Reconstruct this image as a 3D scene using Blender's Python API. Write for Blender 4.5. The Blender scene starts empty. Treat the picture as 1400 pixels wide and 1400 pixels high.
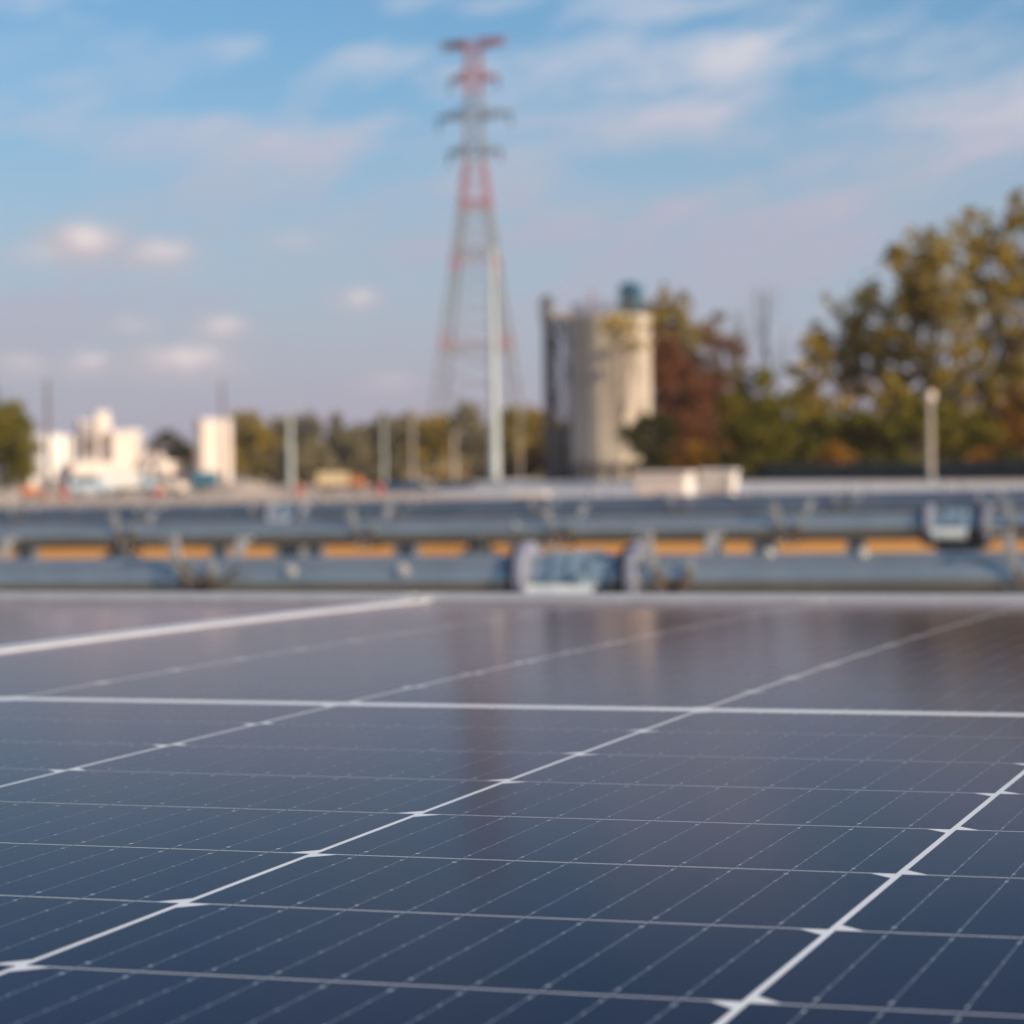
import bpy, bmesh, math, random
import numpy as np
from mathutils import Vector, Matrix
random.seed(7); RNG = np.random.default_rng(7)
R_ = math.radians
S = bpy.context.scene
COL = S.collection

# ------------------------------------------------------------------ camera (pose solved from the panel's cell grid)
FPX = 3781.3                                     # focal length in pixels of the 1400 px frame
U = 0.1845                                       # pitch of the cell columns, metres
PITCH = 0.50915 * U                              # pitch of the half cell rows
MIDGAP = 0.044986 * U
BOW = -0.0012131 / U                             # slight crown of the glass
def rod(w):
    w = np.array(w); th = np.linalg.norm(w); k = w / th
    K = np.array([[0, -k[2], k[1]], [k[2], 0, -k[0]], [-k[1], k[0], 0]])
    return np.eye(3) + np.sin(th) * K + (1 - np.cos(th)) * K @ K
RP = rod([1.58005742, 0.246552159, -0.264208562])        # panel axes seen by the camera (x right, y down, z forward)
CP = np.array([3.8165629, -6.90885258, 0.67409598]) * U   # camera in panel coordinates
HORIZON = 645.0
ex = RP[:, 0]
b = np.array([0, (HORIZON - 700) / FPX, 1.0])
up = np.cross(ex, b); up /= np.linalg.norm(up)
if up[1] > 0: up = -up
ey = np.cross(up, ex)
if ey[2] < 0: ey = -ey
W = np.stack([ex, ey, up])                       # camera -> world rotation
CAMZ = 1.78
CAM = np.array([0, 0, CAMZ])
def at(px, py, d):
    """world point seen at pixel (px, py) of the 1400 px photograph, d metres ahead"""
    return CAM + W @ (np.array([(px - 700) / FPX, (py - 700) / FPX, 1.0]) * d)
FWD = W[:, 2]; RIGHT = W[:, 0]
cam_data = bpy.data.cameras.new('camera'); cam = bpy.data.objects.new('camera', cam_data); COL.objects.link(cam)
M = np.stack([W[:, 0], -W[:, 1], -W[:, 2]], axis=1)
cam.matrix_world = Matrix.Translation(Vector(CAM)) @ Matrix(M.tolist()).to_4x4()
cam_data.sensor_width = 36; cam_data.sensor_fit = 'HORIZONTAL'
cam_data.lens = FPX / 1400 * 36
cam_data.clip_start = 0.02; cam_data.clip_end = 20000
cam_data.dof.use_dof = True
cam_data.dof.focus_distance = 0.89
cam_data.dof.aperture_fstop = 19.5
S.camera = cam

# ------------------------------------------------------------------ sun, sky, exposure
SUN_EL, SUN_AZ = 25.0, 109.0                     # azimuth clockwise from +Y
sd = bpy.data.lights.new('sun', 'SUN'); sd.energy = 5.0; sd.angle = R_(0.55); sd.color = (1.0, 0.82, 0.62)
sun = bpy.data.objects.new('sun', sd); COL.objects.link(sun)
sv = Vector((math.sin(R_(SUN_AZ)) * math.cos(R_(SUN_EL)), math.cos(R_(SUN_AZ)) * math.cos(R_(SUN_EL)), math.sin(R_(SUN_EL))))
sun.rotation_euler = sv.to_track_quat('Z', 'Y').to_euler(); sun.location = (20, -20, 40)
S.view_settings.view_transform = 'Standard'; S.view_settings.look = 'None'
S.view_settings.exposure = 0.3; S.view_settings.gamma = 1.0
S.cycles.use_denoising = True
try: S.cycles.denoiser = 'OPENIMAGEDENOISE'
except Exception: pass
S.cycles.max_bounces = 6; S.cycles.caustics_reflective = False; S.cycles.caustics_refractive = False
S.cycles.sample_clamp_indirect = 6.0

class NT:
    """tiny helper for building node trees"""
    def __init__(s, tree): s.t = tree; tree.nodes.clear()
    def n(s, kind, **kw):
        x = s.t.nodes.new(kind)
        for k, v in kw.items():
            if k.startswith('in_'): continue
            setattr(x, k, v)
        return x
    def put(s, sock, v):
        if hasattr(v, 'is_output') or isinstance(v, bpy.types.NodeSocket): s.t.links.new(v, sock)
        elif isinstance(v, (tuple, list)) and len(v) == 3 and len(getattr(sock, 'default_value', (0, 0, 0))) == 4: sock.default_value = (*v, 1)
        else: sock.default_value = v
    def math(s, op, a, b=0.0, c=0.0, clamp=False):
        x = s.n('ShaderNodeMath', operation=op, use_clamp=clamp)
        for i, v in enumerate((a, b, c)): s.put(x.inputs[i], v)
        return x.outputs[0]
    def vmath(s, op, a, b=(0, 0, 0)):
        x = s.n('ShaderNodeVectorMath', operation=op)
        s.put(x.inputs[0], a); s.put(x.inputs[1], b)
        return x.outputs['Value'] if op in ('LENGTH', 'DOT_PRODUCT') else x.outputs[0]
    def noise(s, vec, scale, detail=4.0, rough=0.55, col=False):
        x = s.n('ShaderNodeTexNoise'); s.put(x.inputs['Vector'], vec)
        x.inputs['Scale'].default_value = scale; x.inputs['Detail'].default_value = detail; x.inputs['Roughness'].default_value = rough
        return x.outputs['Color' if col else 'Fac']
    def range(s, v, a, b, c=0.0, d=1.0, smooth=True):
        x = s.n('ShaderNodeMapRange'); x.interpolation_type = 'SMOOTHSTEP' if smooth else 'LINEAR'
        s.put(x.inputs[0], v)
        for i, q in enumerate((a, b, c, d)): x.inputs[i + 1].default_value = q
        return x.outputs[0]
    def mix(s, f, a, b, blend='MIX'):
        x = s.n('ShaderNodeMix', data_type='RGBA', blend_type=blend)
        s.put(x.inputs[0], f); s.put(x.inputs[6], a); s.put(x.inputs[7], b)
        return x.outputs[2]
    def ramp(s, f, stops):
        x = s.n('ShaderNodeValToRGB'); s.put(x.inputs[0], f)
        e = x.color_ramp.elements
        while len(e) < len(stops): e.new(0.5)
        for i, (p, c) in enumerate(stops): e[i].position = p; e[i].color = (*c, 1)
        return x.outputs[0]
    def comb(s, x, y, z):
        c = s.n('ShaderNodeCombineXYZ')
        for i, v in enumerate((x, y, z)): s.put(c.inputs[i], v)
        return c.outputs[0]

def build_world():
    w = bpy.data.worlds.new('World'); S.world = w; w.use_nodes = True
    t = NT(w.node_tree)
    out = t.n('ShaderNodeOutputWorld'); bg = t.n('ShaderNodeBackground')
    sky = t.n('ShaderNodeTexSky', sky_type='NISHITA', sun_disc=False)
    sky.sun_elevation = R_(SUN_EL); sky.sun_rotation = R_(SUN_AZ)
    sky.altitude = 100; sky.air_density = 1.0; sky.dust_density = 0.4; sky.ozone_density = 3.0
    tc = t.n('ShaderNodeTexCoord').outputs['Generated']
    d = t.vmath('NORMALIZE', tc)
    sp = t.n('ShaderNodeSeparateXYZ'); t.put(sp.inputs[0], d)
    f2 = np.array([FWD[0], FWD[1], 0]); f2 /= np.linalg.norm(f2); r2 = np.array([f2[1], -f2[0], 0])
    az = t.math('MULTIPLY', t.math('ARCTAN2', t.vmath('DOT_PRODUCT', d, tuple(r2)), t.vmath('DOT_PRODUCT', d, tuple(f2))), 57.2958)
    el = t.math('MULTIPLY', t.math('ARCSINE', sp.outputs[2]), 57.2958)
    # base: Nishita sky; saturate it a little towards a clear autumn blue
    base = t.mix(1.0, sky.outputs[0], (0.067, 0.095, 0.110), 'MULTIPLY')
    P = t.comb(az, el, 0.0)                        # degrees
    warp = t.noise(P, 0.55, 5.0, 0.6, True)
    warp = t.vmath('SUBTRACT', warp, (0.5, 0.5, 0.5))
    Pw = t.vmath('ADD', P, t.vmath('MULTIPLY', warp, (1.6, 0.8, 0.0)))
    # thin high cloud: streaks that climb to the right
    ca, sa = math.cos(R_(12)), math.sin(R_(12))
    sx = t.math('ADD', t.math('MULTIPLY', az, ca), t.math('MULTIPLY', el, sa))
    sy = t.math('SUBTRACT', t.math('MULTIPLY', el, ca), t.math('MULTIPLY', az, sa))
    st = t.noise(t.comb(t.math('MULTIPLY', sx, 0.16), t.math('MULTIPLY', sy, 0.55), 3.7), 1.0, 6.0, 0.58)
    st = t.range(st, 0.45, 0.62)
    wf = t.noise(t.vmath('ADD', t.comb(t.math('MULTIPLY', sx, 0.33), t.math('MULTIPLY', sy, 1.15), 9.1), t.vmath('MULTIPLY', warp, (0.6, 0.8, 0.0))), 1.0, 7.0, 0.62)
    wf = t.range(wf, 0.36, 0.66, 0.25, 1.25)
    def deg(px, py):
        v = at(px, py, 1.0) - CAM; v /= np.linalg.norm(v)
        return math.degrees(math.atan2(v @ r2, v @ f2)), math.degrees(math.asin(v[2]))
    k = math.degrees(1 / FPX)
    def blob(vec, px, py, rx, ry, inner=0.0):
        a, e = deg(px, py)
        q = t.vmath('SUBTRACT', vec, (a, e, 0)); q = t.vmath('MULTIPLY', q, (1 / (rx * k), 1 / (ry * k), 0))
        return t.range(t.vmath('LENGTH', q), 1.0, inner, 0.0, 1.0)
    thin = t.math('MULTIPLY', st, t.range(el, 8.5, 13.0, 0.66, 0.2))
    for (px, py, rx, ry, s) in [(980, 85, 330, 70, .5), (820, 165, 300, 60, .42), (1340, 150, 260, 110, .5), (430, 190, 200, 40, .35), (160, 90, 200, 60, .3),
                                (980, 300, 520, 70, .42), (560, 330, 260, 60, .3), (620, 5, 140, 30, .4), (330, 70, 60, 40, .25), (1000, 160, 160, 40, .25)]:
        thin = t.math('ADD', thin, t.math('MULTIPLY', t.math('MULTIPLY', blob(Pw, px, py, rx * 1.25, ry * 1.5), wf), s * 1.45))
    for (px, py, rx, ry, s) in [(390, 120, 190, 45, -.45), (60, 225, 220, 60, -.4), (1180, 110, 130, 60, -.35), (560, 140, 120, 30, -.4), (930, 232, 220, 40, -.3), (700, 40, 420, 30, -.35), (330, 20, 240, 45, -.4), (1280, 40, 220, 35, -.2)]:
        thin = t.math('ADD', thin, t.math('MULTIPLY', blob(Pw, px, py, rx * 1.2, ry * 1.4), s))
    thin = t.math('MULTIPLY', thin, 0.86, clamp=True)
    c1 = t.mix(thin, base, t.ramp(t.range(el, 4.0, 10.0, 0, 1), [(0, (0.485, 0.475, 0.585)), (1, (0.66, 0.68, 0.76))]))
    # mauve haze that thickens towards the horizon
    hz = t.range(el, 9.2, 0.0, 0.0, 0.96)
    c2 = t.mix(hz, c1, t.ramp(t.range(el, 0.0, 6.0, 0, 1), [(0, (0.435, 0.40, 0.49)), (1, (0.47, 0.455, 0.56))]))
    # small cumulus low on the left
    cu = hl = None
    fine = t.vmath('SUBTRACT', t.noise(P, 2.6, 6.0, 0.65, True), (0.5, 0.5, 0.5))
    Pc = t.vmath('ADD', P, t.vmath('MULTIPLY', fine, (0.75, 0.42, 0.0)))
    for (px, py, rx, ry, s) in [(112, 333, 78, 42, 1.0), (215, 350, 80, 34, .75), (45, 350, 60, 24, .45), (302, 450, 58, 28, .75), (180, 448, 55, 20, .4), (245, 496, 105, 36, .85),
                                (120, 498, 52, 28, .7), (28, 500, 60, 28, .5), (487, 411, 46, 24, .65), (530, 525, 60, 22, .35), (395, 330, 80, 24, .3)]:
        m = t.math('MULTIPLY', blob(Pc, px, py, rx * 1.3, ry * 1.2, 0.1), s)
        cu = m if cu is None else t.math('MAXIMUM', cu, m)
        h = t.math('MULTIPLY', blob(Pc, px + rx * .1, py - ry * .28, rx * .72, ry * .72, 0.0), min(1, s + .15))
        hl = h if hl is None else t.math('MAXIMUM', hl, h)
    lit = t.mix(hl, (0.56, 0.50, 0.55), (0.90, 0.77, 0.74))
    c3 = t.mix(t.math('MULTIPLY', cu, 0.95), c2, lit)
    # nothing but dim ground colour under the horizon
    c4 = t.mix(t.range(el, -1.0, -6.0), c3, (0.16, 0.14, 0.13))
    t.put(bg.inputs['Color'], c4); bg.inputs['Strength'].default_value = 0.83
    t.t.links.new(bg.outputs[0], out.inputs[0])
build_world()

# ------------------------------------------------------------------ materials
def mat(name, color, rough=0.6, metal=0.0, var=0.0, scale=3.0, color2=None, spec=None, ior=None, bump=0.0, bscale=40.0, coord='Object'):
    m = bpy.data.materials.new(name); m.use_nodes = True
    t = NT(m.node_tree)
    o = t.n('ShaderNodeOutputMaterial'); p = t.n('ShaderNodeBsdfPrincipled')
    p.inputs['Roughness'].default_value = rough; p.inputs['Metallic'].default_value = metal
    if spec is not None: p.inputs['Specular IOR Level'].default_value = spec
    if ior is not None: p.inputs['IOR'].default_value = ior
    tc = t.n('ShaderNodeTexCoord').outputs[coord]
    if color2 is None: color2 = tuple(c * (1 - var) for c in color)
    if var or color2 != color:
        f = t.range(t.noise(tc, scale, 6.0, 0.6), 0.3, 0.7)
        t.put(p.inputs['Base Color'], t.mix(f, color, color2))
    else: p.inputs['Base Color'].default_value = (*color, 1)
    if bump:
        bn = t.n('ShaderNodeBump'); bn.inputs['Strength'].default_value = bump; bn.inputs['Distance'].default_value = 0.001
        t.put(bn.inputs['Height'], t.noise(tc, bscale, 2.0)); t.put(p.inputs['Normal'], bn.outputs[0])
    t.t.links.new(p.outputs[0], o.inputs[0])
    return m
MT = {}
MT['galv'] = mat('galvanised_steel', (0.62, 0.645, 0.60), 0.36, 0.84, scale=9, color2=(0.52, 0.55, 0.52))
MT['galv_far'] = mat('galvanised_steel_dull', (0.38, 0.40, 0.40), 0.34, 0.86, scale=6, color2=(0.29, 0.31, 0.32))
MT['galv_lit'] = mat('bright_zinc', (0.56, 0.55, 0.54), 0.5, 0.2, scale=20, color2=(0.38, 0.37, 0.37))
MT['rust_brown'] = mat('rusted_shaded_zinc', (0.14, 0.085, 0.05), 0.7, 0.3, scale=14, color2=(0.26, 0.21, 0.18))  # rust with shade and orange ground reflection mixed into the brown
MT['post'] = mat('post_steel', (0.30, 0.30, 0.31), 0.55, 0.5, scale=6, color2=(0.2, 0.2, 0.2))
MT['flange'] = mat('flange_grey', (0.36, 0.37, 0.46), 0.45, 0.2, scale=14, color2=(0.27, 0.28, 0.36))
MT['flange_dark'] = mat('flange_side', (0.06, 0.065, 0.08), 0.5, 0.5, scale=14, var=0.4)
MT['drum'] = mat('drive_housing', (0.34, 0.44, 0.52), 0.35, 0.4, scale=14, color2=(0.2, 0.29, 0.36))
MT['drum_light'] = mat('drive_casting', (0.66, 0.69, 0.68), 0.5, 0.0, scale=18, color2=(0.5, 0.55, 0.55))
MT['alu'] = mat('anodised_frame', (0.70, 0.70, 0.71), 0.42, 0.35, scale=40, color2=(0.64, 0.64, 0.65))

def glazed(name, c1, c2, scale=9):
    """a surface seen through anti-reflective, finely textured solar glass: diffuse below, faintly warm mirror on top"""
    m = bpy.data.materials.new(name); m.use_nodes = True; t = NT(m.node_tree)
    o = t.n('ShaderNodeOutputMaterial'); tc = t.n('ShaderNodeTexCoord').outputs['Object']
    d = t.n('ShaderNodeBsdfDiffuse'); col = t.mix(t.range(t.noise(tc, scale, 4.0), .35, .65), c1, c2)
    if name == 'silicon_cell':                    # each cell comes out of the furnace a slightly different blue
        rnd = t.n('ShaderNodeNewGeometry').outputs['Random Per Island']
        col = t.mix(rnd, t.mix(1.0, col, (0.72, 0.78, 0.86), 'MULTIPLY'), t.mix(1.0, col, (1.35, 1.2, 1.1), 'MULTIPLY'))
    t.put(d.inputs['Color'], col)
    bn = t.n('ShaderNodeBump'); bn.inputs['Strength'].default_value = 0.05; bn.inputs['Distance'].default_value = 0.001
    t.put(bn.inputs['Height'], t.noise(tc, 700.0, 2.0))
    g = t.n('ShaderNodeBsdfAnisotropic'); g.distribution = 'GGX'; g.inputs['Color'].default_value = (1.0, 0.875, 0.86, 1); g.inputs['Roughness'].default_value = 0.062
    t.put(g.inputs['Normal'], bn.outputs[0])
    dust = t.math('MULTIPLY', t.range(t.noise(tc, 5.0, 8.0, 0.7), .42, .75), t.range(t.noise(tc, 160.0, 3.0, 0.7), .45, .8))
    t.put(g.inputs['Roughness'], t.math('ADD', 0.055, t.math('MULTIPLY', t.noise(tc, 3.0, 5.0), 0.02)))
    du = t.n('ShaderNodeBsdfDiffuse'); du.inputs['Color'].default_value = (0.5, 0.46, 0.42, 1)
    f = t.n('ShaderNodeFresnel'); f.inputs['IOR'].default_value = 1.092
    mx = t.n('ShaderNodeMixShader'); t.put(mx.inputs[0], f.outputs[0])
    t.t.links.new(d.outputs[0], mx.inputs[1]); t.t.links.new(g.outputs[0], mx.inputs[2]); t.t.links.new(mx.outputs[0], o.inputs[0])
    m2 = t.n('ShaderNodeMixShader'); t.put(m2.inputs[0], t.math('MULTIPLY', dust, 0.035))
    t.t.links.new(mx.outputs[0], m2.inputs[1]); t.t.links.new(du.outputs[0], m2.inputs[2]); t.t.links.new(m2.outputs[0], o.inputs[0])
    return m
MT['back'] = glazed('white_backsheet', (0.74, 0.77, 0.80), (0.68, 0.72, 0.76), 30)
MT['cell'] = glazed('silicon_cell', (0.0045, 0.006, 0.024), (0.0065, 0.008, 0.031))
MT['wire'] = mat('tinned_ribbon', (0.22, 0.25, 0.30), rough=0.3, metal=0.2, scale=300, color2=(0.15, 0.17, 0.22))
MT['pad'] = mat('solder_pad', (0.60, 0.62, 0.65), rough=0.35, metal=0.2, scale=300, color2=(0.42, 0.44, 0.48))
MT['black'] = mat('rubber_black', (0.02, 0.02, 0.022), 0.7, var=0.4)
MT['glass_dark'] = mat('window_glass', (0.03, 0.04, 0.05), 0.1, var=0.3)
MT['white'] = mat('white_paint', (0.80, 0.76, 0.71), 0.5, scale=1.5, color2=(0.70, 0.66, 0.61))
MT['cream'] = mat('pale_render', (0.80, 0.68, 0.57), 0.7, scale=0.8, color2=(0.68, 0.56, 0.48))
MT['mauve'] = mat('mauve_panel', (0.40, 0.34, 0.34), 0.7, scale=0.7, color2=(0.28, 0.24, 0.25))  # mauve-grey mottled with a darker grey
MT['bluewhite'] = mat('pale_blue_paint', (0.52, 0.62, 0.70), 0.4, scale=2, var=0.15)
MT['tan'] = mat('tan_paint', (0.62, 0.47, 0.28), 0.6, scale=1, var=0.2)
MT['orange'] = mat('orange_paint', (0.62, 0.22, 0.08), 0.5, scale=2, var=0.25)
MT['redpaint'] = mat('red_paint', (0.50, 0.09, 0.07), 0.5, scale=1, var=0.3)
MT['towred'] = mat('tower_red', (0.42, 0.15, 0.13), 0.6, scale=.3, var=0.25)
MT['towwhite'] = mat('tower_grey_white', (0.30, 0.31, 0.32), 0.6, scale=.3, var=0.25)
MT['insul'] = mat('insulator_brown', (0.07, 0.07, 0.08), 0.4, var=0.3)
MT['pole'] = mat('pale_pole', (0.50, 0.54, 0.53), 0.5, 0.1, scale=.6, color2=(0.42, 0.46, 0.44))
MT['polewarm'] = mat('beige_pole', (0.45, 0.38, 0.31), 0.7, scale=.8, var=0.25)
MT['teal'] = mat('teal_sheet', (0.05, 0.17, 0.24), 0.5, scale=1, var=0.3)
MT['darksteel'] = mat('dark_steelwork', (0.075, 0.062, 0.05), 0.65, 0.0, scale=.8, color2=(0.13, 0.105, 0.085))
MT['bark'] = mat('bark', (0.10, 0.07, 0.055), 0.9, scale=3, color2=(0.17, 0.13, 0.11))
MT['screen'] = mat('fence_screen', (0.035, 0.045, 0.035), 0.8, scale=.7, color2=(0.06, 0.06, 0.045))

def silo_material():
    m = bpy.data.materials.new('silo_concrete'); m.use_nodes = True; t = NT(m.node_tree)
    o = t.n('ShaderNodeOutputMaterial'); p = t.n('ShaderNodeBsdfPrincipled'); p.inputs['Roughness'].default_value = 0.8
    tc = t.n('ShaderNodeTexCoord').outputs['Object']
    st = t.noise(t.vmath('MULTIPLY', tc, (1.3, 1.3, 0.08)), 1.2, 5.0, 0.6)      # rain streaks
    c = t.mix(t.range(st, 0.38, 0.68), (0.54, 0.455, 0.35), (0.27, 0.22, 0.175))
    c = t.mix(t.math('MULTIPLY', t.range(t.noise(tc, 0.5, 5.0), .45, .7), .4), c, (0.50, 0.42, 0.32))
    t.put(p.inputs['Base Color'], c); t.t.links.new(p.outputs[0], o.inputs[0])
    return m
MT['silo'] = silo_material()

def leaf_material(name, stops, trans=0.24):
    m = bpy.data.materials.new(name); m.use_nodes = True; t = NT(m.node_tree)
    o = t.n('ShaderNodeOutputMaterial'); p = t.n('ShaderNodeBsdfPrincipled'); p.inputs['Roughness'].default_value = 0.6
    p.inputs['Specular IOR Level'].default_value = 0.2
    geo = t.n('ShaderNodeNewGeometry'); tc = t.n('ShaderNodeTexCoord').outputs['Object']
    f = t.math('ADD', t.math('MULTIPLY', geo.outputs['Random Per Island'], 0.6), t.math('MULTIPLY', t.noise(tc, 0.35, 3.0), 0.5))
    c = t.ramp(f, stops)
    t.put(p.inputs['Base Color'], c)
    tr = t.n('ShaderNodeBsdfTranslucent'); t.put(tr.inputs['Color'], c)
    mx = t.n('ShaderNodeMixShader'); mx.inputs[0].default_value = trans
    t.t.links.new(p.outputs[0], mx.inputs[1]); t.t.links.new(tr.outputs[0], mx.inputs[2]); t.t.links.new(mx.outputs[0], o.inputs[0])
    return m
LF = {
 'olive': leaf_material('leaves_olive', [(0.1, (0.120, 0.113, 0.018)), (0.5, (0.282, 0.212, 0.029)), (0.9, (0.537, 0.346, 0.052))]),
 'green': leaf_material('leaves_green', [(0.1, (0.054, 0.069, 0.006)), (0.5, (0.144, 0.132, 0.008)), (0.9, (0.285, 0.203, 0.011))]),
 'yellow': leaf_material('leaves_yellowing', [(0.1, (0.140, 0.120, 0.012)), (0.5, (0.373, 0.270, 0.022)), (0.9, (0.631, 0.399, 0.061))]),
 'red': leaf_material('leaves_red', [(0.1, (0.055, 0.017, 0.005)), (0.5, (0.165, 0.052, 0.013)), (0.9, (0.26, 0.105, 0.026))]),
 'brown': leaf_material('leaves_brown', [(0.1, (0.105, 0.053, 0.018)), (0.5, (0.211, 0.106, 0.039)), (0.9, (0.315, 0.174, 0.069))]),
 'rust_brown': leaf_material('leaves_rust', [(0.1, (0.106, 0.050, 0.005)), (0.5, (0.275, 0.125, 0.011)), (0.9, (0.423, 0.214, 0.018))]),
 'dark': leaf_material('leaves_dark', [(0.1, (0.022, 0.024, 0.004)), (0.5, (0.056, 0.053, 0.006)), (0.9, (0.130, 0.097, 0.009))]),
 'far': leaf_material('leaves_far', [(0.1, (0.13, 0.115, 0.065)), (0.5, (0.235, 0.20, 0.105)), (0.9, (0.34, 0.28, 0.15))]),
 'straw': leaf_material('dry_stalks', [(0.1, (0.297, 0.206, 0.087)), (0.5, (0.445, 0.315, 0.145)), (0.9, (0.566, 0.411, 0.196))]),
}

# ------------------------------------------------------------------ mesh helpers
class MB:
    """collects vertices and faces, then links them as ONE mesh object"""
    def __init__(s): s.v = []; s.f = []; s.mi = []
    def add(s, verts, faces, mi=0):
        o = len(s.v); s.v += [tuple(map(float, q)) for q in verts]
        s.f += [tuple(i + o for i in f) for f in faces]; s.mi += [mi] * len(faces); return s
    def box(s, lo, hi, mi=0, rz=0.0, c=None):
        x0, y0, z0 = lo; x1, y1, z1 = hi
        vs = [(x0, y0, z0), (x1, y0, z0), (x1, y1, z0), (x0, y1, z0), (x0, y0, z1), (x1, y0, z1), (x1, y1, z1), (x0, y1, z1)]
        return s.add(vs, [(0, 3, 2, 1), (4, 5, 6, 7), (0, 1, 5, 4), (1, 2, 6, 5), (2, 3, 7, 6), (3, 0, 4, 7)], mi)
    def bar(s, a, b, w, h=None, mi=0):
        a, b = Vector(a), Vector(b); h = h or w
        d = (b - a).normalized(); ref = Vector((0, 0, 1)) if abs(d.z) < 0.95 else Vector((1, 0, 0))
        r = d.cross(ref).normalized(); u = r.cross(d)
        vs = [p + r * sx * w / 2 + u * sy * h / 2 for p in (a, b) for sx, sy in ((-1, -1), (1, -1), (1, 1), (-1, 1))]
        return s.add(vs, [(3, 2, 1, 0), (4, 5, 6, 7), (0, 1, 5, 4), (1, 2, 6, 5), (2, 3, 7, 6), (3, 0, 4, 7)], mi)
    def tube(s, pts, rad, n=12, mi=0, caps=True):
        pts = [Vector(p) for p in pts]; rad = rad if isinstance(rad, (list, tuple)) else [rad] * len(pts)
        vs = []; fs = []
        for i, p in enumerate(pts):
            d = (pts[min(i + 1, len(pts) - 1)] - pts[max(i - 1, 0)]).normalized()
            ref = Vector((0, 0, 1)) if abs(d.z) < 0.9 else Vector((1, 0, 0))
            r = d.cross(ref).normalized(); u = r.cross(d)
            vs += [p + (r * math.cos(2 * math.pi * k / n) + u * math.sin(2 * math.pi * k / n)) * rad[i] for k in range(n)]
        for i in range(len(pts) - 1):
            for k in range(n):
                a, b2 = i * n + k, i * n + (k + 1) % n
                fs.append((a, b2, b2 + n, a + n))
        if caps: fs += [tuple(range(n - 1, -1, -1)), tuple(range((len(pts) - 1) * n, len(pts) * n))]
        return s.add(vs, fs, mi)
    def lathe(s, prof, n=40, c=(0, 0, 0), mi=0):
        vs = [(c[0] + r * math.cos(2 * math.pi * k / n), c[1] + r * math.sin(2 * math.pi * k / n), c[2] + z) for r, z in prof for k in range(n)]
        fs = [(i * n + k, i * n + (k + 1) % n, (i + 1) * n + (k + 1) % n, (i + 1) * n + k) for i in range(len(prof) - 1) for k in range(n)]
        if prof[-1][0] > 0.01: fs.append(tuple(range((len(prof) - 1) * n, len(prof) * n)))
        return s.add(vs, fs, mi)
    def prism(s, poly, a, b, axis='x', mi=0):
        """extrude a polygon given in (y,z) along x, or in (x,z) along y"""
        mk = (lambda t, p: (t, p[0], p[1])) if axis == 'x' else (lambda t, p: (p[0], t, p[1]))
        n = len(poly); vs = [mk(a, p) for p in poly] + [mk(b, p) for p in poly]
        fs = [tuple(range(n - 1, -1, -1)), tuple(range(n, 2 * n))] + [(i, (i + 1) % n, (i + 1) % n + n, i + n) for i in range(n)]
        return s.add(vs, fs, mi)
    def build(s, name, m, parent=None, smooth=False, bevel=0.0, loc=None, rz=0.0):
        me = bpy.data.meshes.new(name); me.from_pydata(s.v, [], s.f)
        for q in (m if isinstance(m, (list, tuple)) else [m]): me.materials.append(q)
        me.polygons.foreach_set('material_index', s.mi)
        bm = bmesh.new(); bm.from_mesh(me); bmesh.ops.recalc_face_normals(bm, faces=bm.faces)
        if bevel:
            es = [e for e in bm.edges if len(e.link_faces) == 2 and e.calc_face_angle(0) > 0.6]
            bmesh.ops.bevel(bm, geom=es, offset=bevel, segments=2, affect='EDGES', clamp_overlap=True)
        bm.to_mesh(me); bm.free()
        if smooth:
            me.polygons.foreach_set('use_smooth', [True] * len(me.polygons))
            try: me.set_sharp_from_angle(angle=R_(38))
            except Exception: pass
        o = bpy.data.objects.new(name, me); COL.objects.link(o)
        if parent: o.parent = parent
        if loc is not None: o.location = loc
        if rz: o.rotation_euler.z = rz
        return o
def tag(o, label=None, cat=None, group=None, kind=None):
    if label: o['label'] = label
    if cat: o['category'] = cat
    if group: o['group'] = group
    if kind: o['kind'] = kind
    return o
def thing(name, loc, label, cat, group=None, rz=0.0):
    e = bpy.data.objects.new(name, None); COL.objects.link(e); e.location = tuple(map(float, loc)); e.rotation_euler.z = rz
    e.empty_display_size = 0.2
    return tag(e, label, cat, group)
def copy_tree(o, parent=None):
    c = o.copy(); COL.objects.link(c); c.parent = parent
    for ch in [x for x in bpy.data.objects if x.parent == o]: copy_tree(ch, c)
    return c
ORD = ['first', 'second', 'third', 'fourth', 'fifth', 'sixth', 'seventh', 'eighth', 'ninth', 'tenth', 'eleventh', 'twelfth', 'thirteenth', 'fourteenth', 'fifteenth']

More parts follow.
